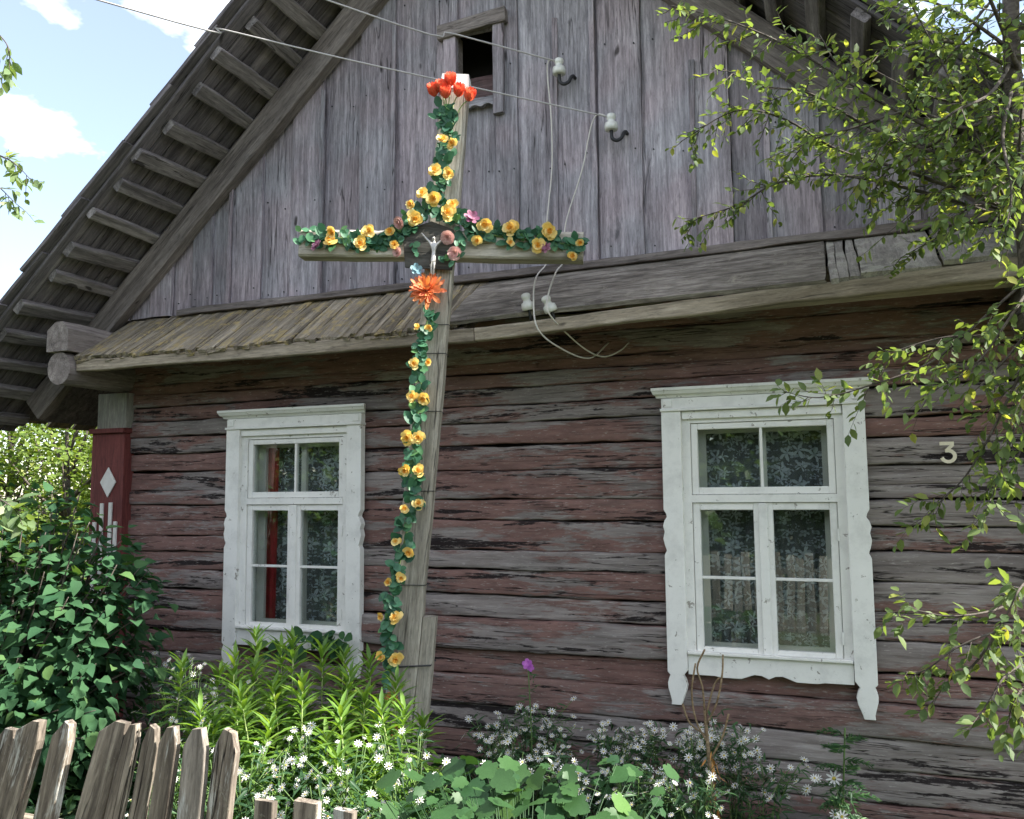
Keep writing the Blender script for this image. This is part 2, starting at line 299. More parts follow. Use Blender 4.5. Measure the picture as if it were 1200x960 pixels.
def fast_mesh(name, V, T, mats, midx=None, smooth=False):
    me = bpy.data.meshes.new(name); n, k = len(V), len(T)
    me.vertices.add(n); me.vertices.foreach_set('co', np.asarray(V, np.float32).ravel())
    me.loops.add(k * 3); me.loops.foreach_set('vertex_index', np.asarray(T, np.int32).ravel())
    me.polygons.add(k); me.polygons.foreach_set('loop_start', np.arange(0, k * 3, 3, dtype=np.int32))
    for m_ in (mats if isinstance(mats, (list, tuple)) else [mats]): me.materials.append(m_)
    if midx is not None: me.polygons.foreach_set('material_index', np.asarray(midx, np.int32))
    if smooth: me.polygons.foreach_set('use_smooth', np.ones(k, bool))
    me.update(calc_edges=True); return me
def link(name, me, W=None, parent=None):
    o = bpy.data.objects.new(name, me); COL.objects.link(o)
    return put(o, W or Matrix.Identity(4), parent)
def frame_of(a, b, up):
    a, b = Vector(a), Vector(b); X = (b - a).normalized(); Z = Vector(up); Z = (Z - X * Z.dot(X)).normalized(); Y = Z.cross(X)
    return Matrix(((X.x, Y.x, Z.x, a.x), (X.y, Y.y, Z.y, a.y), (X.z, Y.z, Z.z, a.z), (0, 0, 0, 1))), (b - a).length
RECT = [(-.5, -.42), (-.42, -.5), (.42, -.5), (.5, -.42), (.5, .42), (.42, .5), (-.42, .5), (-.5, .42)]
LOG = [(.5, -.5), (.5, .5), (-.32, .5), (-.43, .49), (-.475, .468), (-.492, .42), (-.498, .24), (-.5, .08), (-.5, -.1), (-.498, -.26), (-.492, -.43), (-.475, -.472), (-.43, -.492), (-.32, -.5)]
RND = [(.5 * math.cos(i * math.pi / 8), .5 * math.sin(i * math.pi / 8)) for i in range(16)][::-1]
def nz(x, y, z): return noise.noise(Vector((x, y, z)))
def plank_mesh(L_, W_, T_, mat, seg=6, seed=0, wob=0.003, prof=RECT, end=0.0, sh0=0.0, sh1=0.0, taper=0.0, warp=0.0, lump=0.0, smooth=False, chop=None):
    V, F = [], []; n_ = len(prof); s = seed * 7.13 + 0.37
    for i in range(seg + 1):
        x = L_ * i / seg; w = W_ * (1 - taper * i / seg)
        tz = wob * 1.6 * nz(x * 2.6, s, 1.1) + wob * nz(x * 9, s, 4.1); bz = wob * 1.6 * nz(x * 2.6, s, 7.7) + wob * nz(x * 9, s, 9.1)
        wy = warp * nz(x * 0.9, s, 3.3)
        for (py, pz) in prof:
            k = (pz + .5); z = pz * w + tz * k + bz * (1 - k)
            y = py * T_ + wy + (lump * nz(x * 2.2, z * 7, s) + lump * .5 * nz(x * 6, z * 16, s) if py < 0.2 else 0)
            xx = x
            if i == 0: xx += sh0 * z + end * nz(z * 40, y * 30, s)
            if i == seg: xx += sh1 * z + end * nz(z * 40, y * 30, s + 5)
            if chop and i == seg: xx -= chop * abs(pz) * 2
            V.append((xx, y, z))
    for i in range(seg):
        for j in range(n_):
            a, b = i * n_ + j, i * n_ + (j + 1) % n_
            F.append((a, b, b + n_, a + n_))
    F.append(tuple(range(n_))[::-1]); F.append(tuple(range(seg * n_, seg * n_ + n_)))
    return mesh('plank', V, F, mat, smooth)
def plank(name, a, b, W_, T_, up, mat, parent, **kw):
    Wm, L_ = frame_of(a, b, up)
    me = plank_mesh(L_, W_, T_, mat, **kw); me.name = name
    return link(name, me, Wm, parent)
def extr(name, pts, y0, y1, mat, parent, bevel=0.003):
    """outline (x, z) pushed from y0 (front) to y1 (back)"""
    cx = sum(p[0] for p in pts) / len(pts); cz = sum(p[1] for p in pts) / len(pts); n_ = len(pts)
    V = [(p[0] - cx, 0, p[1] - cz) for p in pts] + [(p[0] - cx, y1 - y0, p[1] - cz) for p in pts]
    F = [tuple(range(n_)), tuple(range(n_, 2 * n_))[::-1]] + [(i, i + n_, (i + 1) % n_ + n_, (i + 1) % n_) for i in range(n_)]
    ar = sum(pts[i][0] * pts[(i + 1) % n_][1] - pts[(i + 1) % n_][0] * pts[i][1] for i in range(n_))
    if ar < 0: F = [f[::-1] for f in F]
    o = link(name, mesh(name, V, F, mat), Matrix.Translation((cx, y0, cz)), parent)
    if bevel:
        b = o.modifiers.new('bevel', 'BEVEL'); b.width = bevel; b.segments = 2; b.limit_method = 'ANGLE'
    return o
def rect(x0, x1, z0, z1): return [(x0, z0), (x1, z0), (x1, z1), (x0, z1)]
def box(name, x0, x1, y0, y1, z0, z1, mat, parent, bevel=0.003): return extr(name, rect(x0, x1, z0, z1), y0, y1, mat, parent, bevel)
def boxes_mesh(name, bl, mat):
    V, F = [], []
    for (x0, x1, y0, y1, z0, z1) in bl:
        k = len(V)
        V += [(x0, y0, z0), (x1, y0, z0), (x1, y1, z0), (x0, y1, z0), (x0, y0, z1), (x1, y0, z1), (x1, y1, z1), (x0, y1, z1)]
        F += [tuple(k + i for i in f) for f in ((3, 2, 1, 0), (4, 5, 6, 7), (0, 1, 5, 4), (1, 2, 6, 5), (2, 3, 7, 6), (3, 0, 4, 7))]
    return mesh(name, V, F, mat)
def tube_geo(pts, rad, n_=7):
    pts = [Vector(p) for p in pts]; V, F = [], []
    if not isinstance(rad, (list, tuple)): rad = [rad] * len(pts)
    prev = None
    for i, p in enumerate(pts):
        d = (pts[min(i + 1, len(pts) - 1)] - pts[max(i - 1, 0)]).normalized()
        if prev is None: u = d.orthogonal().normalized()
        else:
            u = prev - d * prev.dot(d); u = u.normalized() if u.length > 1e-6 else d.orthogonal().normalized()
        prev = u; v = d.cross(u)
        for j in range(n_):
            a = 2 * math.pi * j / n_; V.append(p + (u * math.cos(a) + v * math.sin(a)) * rad[i])
    for i in range(len(pts) - 1):
        for j in range(n_):
            a, b = i * n_ + j, i * n_ + (j + 1) % n_; F.append((a, b, b + n_, a + n_))
    F.append(tuple(range(n_))[::-1]); F.append(tuple(range((len(pts) - 1) * n_, len(pts) * n_)))
    return V, F
def join_geo(parts):
    V, F = [], []
    for v, f in parts:
        k = len(V); V += list(v); F += [tuple(k + i for i in q) for q in f]
    return V, F
def smooth_path(pts, n_=5):
    pts = [Vector(p) for p in pts]; out = []
    P = [2 * pts[0] - pts[1]] + pts + [2 * pts[-1] - pts[-2]]
    for i in range(1, len(P) - 2):
        for k in range(n_):
            t_ = k / n_; a, b, c_, d = P[i - 1], P[i], P[i + 1], P[i + 2]
            out.append(0.5 * ((2 * b) + (-a + c_) * t_ + (2 * a - 5 * b + 4 * c_ - d) * t_ ** 2 + (-a + 3 * b - 3 * c_ + d) * t_ ** 3))
    return out + [pts[-1]]
def tube(name, pts, rad, mat, parent=None, n_=7, smooth=True, origin=None):
    o = Vector(origin) if origin is not None else Vector(pts[0])
    V, F = tube_geo([Vector(p) - o for p in pts], rad, n_)
    return link(name, mesh(name, V, F, mat, smooth), Matrix.Translation(o), parent)
def proj(p):
    d = Vector(p) - CAM_POS; k = d.dot(CAM_F)
    return (600 + 1006.95 * d.dot(CAM_R) / k, 480 - 1006.95 * d.dot(CAM_U) / k, k) if k > 0.05 else (-9999, -9999, 1)

# leaf templates: length along +X from 0 to 1, width Y, normal Z; triangles
def tmpl(stations, fold=0.12, droop=0.1):
    V = [(0, 0, 0)]; T = []
    for (x, w) in stations: V += [(x, 0, -droop * x * x), (x, w, fold * w * 2 - droop * x * x), (x, -w, fold * w * 2 - droop * x * x)]
    V.append((1, 0, -droop)); k = len(V) - 1
    T += [(0, 1, 2), (0, 3, 1)]
    for i in range(len(stations) - 1):
        a = 1 + 3 * i; b = a + 3
        T += [(a, b, b + 1), (a, b + 1, a + 1), (a, a + 2, b + 2), (a, b + 2, b)]
    a = 1 + 3 * (len(stations) - 1); T += [(a, k, a + 1), (a, a + 2, k)]
    return np.array(V, float), np.array(T, int)
LEAF_OVATE = tmpl([(.28, .24), (.62, .25)])
LEAF_HEART = tmpl([(.04, .30), (.30, .40), (.65, .24)], 0.15, 0.22)
LEAF_LANCE = tmpl([(.25, .085), (.6, .08)], 0.25, 0.25)
LEAF_ROUND = tmpl([(.15, .27), (.5, .38), (.82, .24)], 0.10, 0.12)
LEAF_SIMPLE = (np.array([(0, 0, 0), (.5, .3, .06), (1, 0, -.06), (.5, -.3, .06)], float), np.array([(0, 2, 1), (0, 3, 2)], int))
def lobed():
    pr = [(0, .0), (-.06, .16), (.02, .34), (.22, .40), (.30, .33), (.42, .48), (.62, .44), (.66, .26), (.74, .28), (.88, .16), (1, 0)]
    V = [(x, y, .10 * y - .12 * x * x) for x, y in pr] + [(x, -y, .10 * y - .12 * x * x) for x, y in pr[1:-1]]
    V += [(.25, 0, -.01), (.6, 0, -.05)]; c1, c2 = len(V) - 2, len(V) - 1; n_ = len(pr)
    lo = list(range(n_)); ro = [0] + list(range(n_, n_ + n_ - 2)) + [n_ - 1]; T = []
    for ring, fl in ((lo, 1), (ro, -1)):
        for i in range(n_ - 1):
            c_ = c1 if pr[i][0] < .45 and i < 6 else c2
            T.append((c_, ring[i + 1], ring[i])[::fl])
        T.append((c1, c2, ring[6])[::fl] if False else (c1, c2, ring[6])[::fl])
    return np.array(V, float), np.array(T, int)
LEAF_LOBED = lobed()
class Leaves:
    def __init__(s): s.p, s.d, s.n, s.z = [], [], [], []
    def add(s, p, d, n_, size): s.p.append(tuple(p)); s.d.append(tuple(d)); s.n.append(tuple(n_)); s.z.append(size)
    def frames(s):
        p = np.array(s.p); X = np.array(s.d); X /= np.linalg.norm(X, axis=1)[:, None] + 1e-9
        Z = np.array(s.n); Z -= X * (X * Z).sum(1)[:, None]; Z /= np.linalg.norm(Z, axis=1)[:, None] + 1e-9
        return p, X, np.cross(Z, X), Z, np.array(s.z)
    def build(s, name, tp, mat, parent, keep=0, stuff=True, piece='leaf'):
        p, X, Y, Z, sz = s.frames(); N = len(p); pick = np.zeros(N, bool)
        if keep:
            q = [proj(a) for a in p]
            sc = np.array([z_ / k if -20 < u < 1220 and -20 < v < 980 else 0 for (u, v, k), z_ in zip(q, sz)])
            pick[np.argsort(-sc)[:keep]] = True
            me = fast_mesh(piece, tp[0], tp[1], mat, smooth=True)
            for i in np.nonzero(pick)[0]:
                Wm = Matrix(((X[i][0], Y[i][0], Z[i][0], p[i][0]), (X[i][1], Y[i][1], Z[i][1], p[i][1]), (X[i][2], Y[i][2], Z[i][2], p[i][2]), (0, 0, 0, 1))) @ Matrix.Scale(sz[i], 4)
                link(piece, me, Wm, parent)
        r = ~pick
        if r.any():
            t0 = tp[0]; k = len(t0); n2 = r.sum()
            V = p[r][:, None, :] + sz[r][:, None, None] * (X[r][:, None, :] * t0[None, :, 0:1] + Y[r][:, None, :] * t0[None, :, 1:2] + Z[r][:, None, :] * t0[None, :, 2:3])
            T = (tp[1][None] + (np.arange(n2) * k)[:, None, None]).reshape(-1, 3)
            base = np.array(WM[parent].translation) if parent is not None else np.zeros(3)
            o = link(name, fast_mesh(name, V.reshape(-1, 3) - base, T, mat, smooth=True), Matrix.Translation(base), parent)
            if stuff: o['kind'] = 'stuff'
            return o
rng = random.Random(11)
def rv(a=1.0): return Vector((rng.uniform(-a, a), rng.uniform(-a, a), rng.uniform(-a, a)))
def rdir():
    while True:
        v = rv()
        if 0.05 < v.length < 1: return v.normalized()
# ------------------------------------------------------------------ ground
gm = mesh('ground', [(-300, -300, 0), (300, -300, 0), (300, 300, 0), (-300, 300, 0)], [(0, 1, 2, 3)], M['ground'])
tag(link('ground', gm), 'dark soil and short grass around the house', 'ground', kind='structure')

# ------------------------------------------------------------------ house
XL, XR, XM = -1.0, 4.62, 1.78           # wall ends, ridge
SL = 0.92
def raf(x): return 3.83 + SL * (x if x <= XM else 2 * XM - x)
house = empty('wooden_house', (XM, 3, 0))
tag(house, 'old log house with grey boarded gable and two white framed windows', 'house')
WX = (0.0, 2.769); WW = 0.98
# log wall with window openings (opening x 0.10..0.88, z 0.80..2.0 of each casing)
segs = [(XL + 0.02, WX[0] + 0.07), (WX[0] + WW - 0.07, WX[1] + 0.07), (WX[1] + WW - 0.07, XR - 0.02)]
bl = []
for a, b in ((XL + .03, .06), (.92, 2.83), (3.69, XR - .03)): bl.append((a, b, .10, .20, 0.02, 2.72))
for w in WX: bl += [(w + .05, w + .93, .11, .19, 0.02, .72), (w + .05, w + .93, .11, .19, 2.06, 2.72)]
log_wall = link('log_wall', boxes_mesh('log_wall', bl, M['dark']), None, house)  # dark backing added behind the logs to stop light leaking through
ZS = [[.745, .879, 1.013, 1.126, 1.245, 1.343, 1.446, 1.545, 1.638, 1.765, 1.888, 1.994, 2.10],
      [.745, .914, 1.041, 1.183, 1.288, 1.454, 1.569, 1.737, 1.873, 2.004, 2.10],
      [.745, .892, 1.018, 1.168, 1.311, 1.431, 1.559, 1.632, 1.721, 1.851, 1.952, 2.10]]
lr = random.Random(4)
def add_log(xa, xb, z0, z1, yo, sd, mat='log'):
    gap = lr.choice((.000, .002, .005))
    plank('log', (xa, .085 + yo, (z0 + z1) / 2), (xb, .085 + yo, (z0 + z1) / 2 + lr.uniform(-.006, .006)), z1 - z0 - gap, .17, (0, 0, 1), M[mat], log_wall,
          seg=max(6, int((xb - xa) * 22)), seed=sd, wob=.0062, prof=LOG, lump=.009, warp=.01, smooth=True)
sd = 0
for si, (xa, xb) in enumerate(segs):
    zs = ZS[si]
    for i in range(len(zs) - 1):
        sd += 1; yo = lr.uniform(-.012, .012)
        if si == 1 and i == 0: yo = -.036
        add_log(xa, xb, zs[i], zs[i + 1], yo, sd, 'log_grey' if si == 2 and zs[i] < 1.75 or (si == 1 and .9 < zs[i] < 1.2 and i % 2) else 'log')
for z0, z1, yo in ((0.0, .15, -.01), (.15, .303, .004), (.303, .448, -.006), (.448, .606, -.022), (.606, .745, .006), (2.10, 2.20, .004), (2.20, 2.282, -.008), (2.282, 2.346, .008), (2.346, 2.48, -.006), (2.48, 2.60, .004), (2.60, 2.72, 0)):
    sd += 1; add_log(XL + .02, XR - .02, z0, z1, yo, sd, 'log_grey' if z0 < .5 else 'log')      # courses that run the whole wall, under and over the windows
# side and back walls of the house, floor and ceiling boards of the room
link('side_wall', boxes_mesh('side_wall', [(XL, XL + .16, .30, 7.0, 0.01, 2.72)], M['wallside']), None, house)
link('side_wall', boxes_mesh('side_wall', [(XR - .16, XR, .30, 7.0, 0.01, 2.72)], M['wallside']), None, house)
link('back_wall', boxes_mesh('back_wall', [(XL + .17, XR - .17, 6.85, 7.0, 0.01, 2.72)], M['wallside']), None, house)
link('floor', boxes_mesh('floor', [(XL + .17, XR - .17, .21, 6.84, .20, .24)], M['dark']), None, house)
link('ceiling', boxes_mesh('ceiling', [(XL + .03, XR - .03, .05, 6.9, 2.725, 2.76)], M['dark']), None, house)
link('partition', boxes_mesh('partition', [(XL + .17, XR - .17, 2.6, 2.7, .25, 2.72)], M['dark']), None, house)

# gable: boards one by one; a dark sheet behind stands for the loft's shade
gp = [(XL - .02, 2.77), (XR + .02, 2.77), (XM, raf(XM) - .12)]
gable = extr('gable_wall', gp, .30, .34, M['dark'], house, 0)
BX = [-.99, -.86, -.69, -.50, -.335, -.175, -.03, .21, .43, .665, .93, 1.17, 1.46, 1.60, 1.84, 1.98, 2.205, 2.418, 2.455, 2.70, 2.965, 3.165, 3.34, 3.60, 3.83, 4.04, 4.24, 4.44, 4.60]
gr = random.Random(7); YO = []
for i in range(len(BX) - 1):
    a, b = BX[i], BX[i + 1]; xc = (a + b) / 2; zb = 2.80 + .011 * (xc + .9) + gr.uniform(-.012, .012); zt = raf(xc) - .12
    lean = .02 * (0.4 if xc < 1.2 else 0)
    s1 = SL if xc < XM else -SL
    yo = -.012 + (0.011 if i % 2 else -.011) + gr.uniform(-.004, .004)
    YO.append(yo); wdt = b - a + (.006 if i % 2 else -.004)
    def brd(z0, z1, sh, sdx):
        plank('board', (xc, yo, z0), (xc + lean * (z1 - z0), yo, z1), wdt, .024, (1, 0, 0), M['gable'], gable, seg=max(3, int((z1 - z0) * 7)), seed=sdx, wob=.004, warp=.006, end=.008, sh1=sh)
    if abs(a - 1.60) < .01:
        brd(zb, 3.885, 0, 300 + i); brd(4.335, zt, s1, 350 + i)
    else: brd(zb, zt, s1, 300 + i)
# narrow cover strips over some joints
for x, z1 in ((.665, 4.15), (1.17, 4.5), (2.965, 3.9), (-.03, 3.6), (1.46, 4.0), (2.205, 4.3)):
    plank('cover_strip', (x, -.047, 2.83), (x + .012, -.047, z1), .026, .014, (1, 0, 0), M['gable'], gable, seg=9, seed=int(x * 50) + 80, wob=.004, end=.01)
for x, z1 in ((2.432, 4.4), (3.345, 3.75)):
    plank('cover_strip', (x, -.047, 2.84), (x, -.047, z1), .030, .016, (1, 0, 0), M['gable'], gable, seg=9, seed=int(x * 50), wob=.005, end=.01)
# rusty nail heads along the gable boards
nr = random.Random(55); Vn, Fn = [], []
for i in range(len(BX) - 1):
    xc = (BX[i] + BX[i + 1]) / 2; wd = BX[i + 1] - BX[i]
    for zz in (2.90, 3.45, 4.05, 4.6):
        if wd < .1 or zz > raf(xc) - .35 or (1.55 < xc < 1.9 and 3.8 < zz < 4.4): continue
        for sx in (-.28, .30):
            if nr.random() < .25: continue
            x_, z_ = xc + sx * wd + nr.uniform(-.015, .015), zz + nr.uniform(-.04, .04); k = len(Vn)
            Vn += [(x_ + .0045 * math.cos(a * math.pi / 3), YO[i] - .0165, z_ + .0045 * math.sin(a * math.pi / 3)) for a in range(6)] + [(x_ + .0045 * math.cos(a * math.pi / 3), YO[i], z_ + .0045 * math.sin(a * math.pi / 3)) for a in range(6)]
            Fn += [tuple(range(k, k + 6))] + [(k + j, k + 6 + j, k + 6 + (j + 1) % 6, k + (j + 1) % 6) for j in range(6)]
tag(link('nail_heads', mesh('nail_heads', Vn, Fn, M['iron']), None, gable), kind='stuff')
# loft opening with its frame
loft = box('loft_opening', 1.595, 1.845, .045, .065, 3.84, 4.085, M['maroon'], house, 0)
plank('frame_board', (1.562, -.052, 3.87), (1.562, -.052, 4.33), .078, .026, (1, 0, 0), M['gable'], loft, seg=4, seed=61, wob=.004, end=.01)
plank('frame_board', (1.872, -.054, 3.79), (1.876, -.054, 4.34), .066, .026, (1, 0, 0), M['gable'], loft, seg=4, seed=62, wob=.004, end=.012)
plank('lintel', (1.49, -.062, 4.345), (1.925, -.062, 4.375), .085, .045, (0, 0, 1), M['rafter'], loft, seg=5, seed=63, wob=.004, end=.008)
sp = [(1.60, 3.905)] + [(1.60 + .24 * i / 16, 3.845 + .018 * abs(math.sin(i * math.pi / 5.3))) for i in range(17)] + [(1.84, 3.905)]
extr('sill', sp, -.058, -.030, M['gable'], loft, .002)
for x0 in (1.578, 1.846): box('reveal', x0, x0 + .016, .0, .06, 3.86, 4.34, M['rafter'], loft, 0)

# roof: deck, rafters, laths, boards of the overhang, shingles along the verge
XE = 1.92
def rpt(x, y, h): return (x, y, raf(x) + h)
KV = math.sqrt(1 + SL * SL)              # vertical drop per metre of thickness
deckV, deckF = [], []
for s in (-1, 1):
    xe = XM + s * (XM + XE); k = len(deckV)
    for (x, h) in ((xe, .104), (XM, .104), (XM, .14), (xe, .14)):
        for y in (-.545, 7.5): deckV.append(rpt(x, y, h))
    f = [(0, 1, 3, 2), (2, 3, 5, 4), (4, 5, 7, 6), (6, 7, 1, 0), (0, 2, 4, 6), (1, 7, 5, 3)]
    deckF += [tuple(k + i for i in q) for q in f]
roof = link('roof', mesh('roof', deckV, deckF, M['under']), None, house)
rr = random.Random(21)
for s in (-1, 1):
    xe = XM + s * (XM + XE)
    n = Vector((s * SL, 0, 1)).normalized(); side = Vector((0, 1, 0))
    # rafters: the first stands in front of the gable boards, its tail runs past the wall plate
    a = Vector(rpt(XM + s * (XM + 1.63), -.075, -.118)); b = Vector(rpt(XM, -.075, -.118))
    plank('rafter', a, b, .172, .085, n, M['rafter'], roof, seg=16, seed=31 + s, wob=.004, end=.006)
    for y in (1.2, 2.4, 3.6, 4.8, 6.0): plank('rafter', (a.x, y, a.z), (b.x, y, b.z), .15, .09, n, M['rafter'], roof, seg=3, seed=40 + int(y * 3))
    # laths
    j = 0; x = -1.84
    while x < XM - .05:
        xx = x if s < 0 else 2 * XM - x; yo = -.60 + rr.uniform(-.05, .035)
        c0 = Vector(rpt(xx, yo, .0)) + n * .026; c1 = Vector(rpt(xx, .03, .0)) + n * .026
        c0 += Vector((1, 0, -s * SL)) * rr.uniform(-.022, .022)
        c1.z = c1.z; up = Vector((-s * 1.0, 0, SL)).normalized()
        plank('lath', c0, c1, .082 + rr.uniform(-.012, .012), .046, up, M['lath'], roof, seg=7, seed=100 + j + 50 * s, wob=.005, end=.012, lump=.004)
        x += .182 + rr.uniform(-.012, .012); j += 1
    # boards of the overhang, running down the slope
    nb = 7; ys = [-.655 + .695 * i / nb for i in range(nb + 1)]
    for i in range(nb):
        yc = (ys[i] + ys[i + 1]) / 2
        e = Vector(rpt(xe + s * rr.uniform(-.03, .03), yc, .0)) + n * (.062 + rr.uniform(-.002, .004)); f_ = Vector(rpt(XM, yc, 0)) + n * .062
        plank('roof_board', e, f_, ys[i + 1] - ys[i] - .006, .02, side, M['under'], roof, seg=14, seed=150 + i + 20 * s, wob=.003, warp=.006)
    # verge shingles, lapped
    Lr = (Vector(rpt(XM, 0, 0)) - Vector(rpt(xe, 0, 0))).length; up_s = (Vector(rpt(XM, 0, 0)) - Vector(rpt(xe, 0, 0))).normalized()
    q = -.05; j = 0
    while q < Lr:
        ln = .62; o0 = Vector(rpt(xe, -.62 + rr.uniform(-.016, .006), 0)) + up_s * q + n * (.088 + .022); o1 = o0 + up_s * ln - n * .022
        plank('shingle', o0, o1, .16, .026, side, M['under'], roof, seg=4, seed=200 + j + 30 * s, wob=.004, end=.01)
        q += .44; j += 1
    q = -.03
    # eave shingles
    y = -.50
    while y < 6.9:
        e = Vector(rpt(xe - s * .02 + s * rr.uniform(-.02, .02), y, 0)) + n * .10
        plank('shingle', e, e + up_s * .5, .20, .022, side, M['shingle'], roof, seg=2, seed=260 + int(y * 10) + s, wob=.004, end=.01)
        y += .23
# wall plate beams carrying the overhang, over the corners
for s in (-1, 1):
    xp = XM + s * (XM + .905)
    plank('plate_beam', (xp, -.56, 2.605), (xp, 1.0, 2.615), .185, .175, (0, 0, 1), M['rafter'], roof, seg=12, seed=71 + s, wob=.006, prof=[(-.5, -.5), (.5, -.5), (.5, .22), (.12, .5), (-.2, .5), (-.5, .22)], lump=.006)
    V = None
    plank('corbel_log', (xp, -.54, 2.405), (xp, 1.0, 2.42), .205, .19, (0, 0, 1), M['rafter'], roof, seg=14, seed=75 + s, wob=.006, prof=RND, lump=.006, smooth=False)

# pent roof between wall and gable
def ptop(x): return 2.782 + .0112 * (x + .9)
def pbot(x): return 2.452 + .0078 * (x - .6) ** 2
pent = plank('pent_roof', (-.80, -.475, pbot(-.8) - .05), (1.9, -.475, pbot(1.9) - .05), .066, .05, (0, 0, 1), M['fascia'], house, seg=40, seed=15, wob=.004, warp=.004)
plank('fascia', (1.905, -.475, pbot(1.9) - .05), (4.75, -.475, pbot(4.75) - .052), .070, .05, (0, 0, 1), M['fascia'], pent, seg=40, seed=16, wob=.005, warp=.006)
plank('soffit_board', (-.78, -.40, pbot(0) - .045), (4.7, -.40, pbot(3) - .02), .10, .022, (0, 1, 0), M['fascia'], pent, seg=30, seed=17, wob=.004)
for x in (-.85, .5, 1.8, 3.1, 4.5): plank('bracket', (x, -.46, pbot(x) - .03), (x, .05, ptop(x) - .06), .05, .06, (0, 0, 1), M['rafter'], pent, seg=3, seed=int(x * 9) + 30)
x = -.83; pr = random.Random(3); j = 0
def pent_piece(xa, xb, mat, sdx, over=0.0, lift=0.0, T_=.022, end=.018, name='shingle'):
    xc = (xa + xb) / 2
    top = Vector((xc + (.0 if xc > -.5 else -.04), -.012, ptop(xc) + lift)); bot = Vector((xc + .015, -.50 - over, pbot(xc) + lift - over * .65))
    Wm, L_ = frame_of(top, bot, (1, 0, 0))
    me = plank_mesh(L_, xb - xa, T_, mat, seg=9, seed=sdx, wob=.006, end=end, warp=.009, lump=.005); me.name = name
    link(name, me, Wm, pent)
while x < 1.76:
    w_ = pr.choice((.018, .024, .03, .038, .05, .062))
    pent_piece(x - .003, x + w_ + .003, M['shingle'], 400 + j, pr.uniform(-.012, .016), pr.uniform(-.003, .005), end=.018); x += w_; j += 1
x = -.81
while x < 1.70:                                           # lower layer peeking out under the first
    w_ = pr.uniform(.06, .12); pent_piece(x, x + w_ - .004, M['shingle'], 460 + j, pr.uniform(-.03, .004), -.026, .018); x += w_; j += 1
# one long weathered slab, then narrow and wide plates
sl_a = Vector((1.74, -.262, (ptop(1.74) + pbot(1.74)) / 2)); sl_b = Vector((3.60, -.262, (ptop(3.6) + pbot(3.6)) / 2 + .005))
plank('slab', sl_a, sl_b, .565, .026, (0, .5, .33), M['slab'], pent, seg=36, seed=19, wob=.009, warp=.006, end=.03, lump=.004)
xs = [3.605, 3.645, 3.69, 3.735, 4.06, 4.42, 4.76]
for i in range(len(xs) - 1): pent_piece(xs[i] + .003, xs[i + 1] - .004, M['plate'], 520 + i, pr.uniform(.0, .012), pr.uniform(0, .006), .026, .006, 'plate')
plank('drip_strip', (-.42, -.048, ptop(-.42) + .022), (4.75, -.052, ptop(4.75) + .022), .042, .05, (0, 0, 1), M['rafter'], pent, seg=60, seed=23, wob=.005, warp=.006)

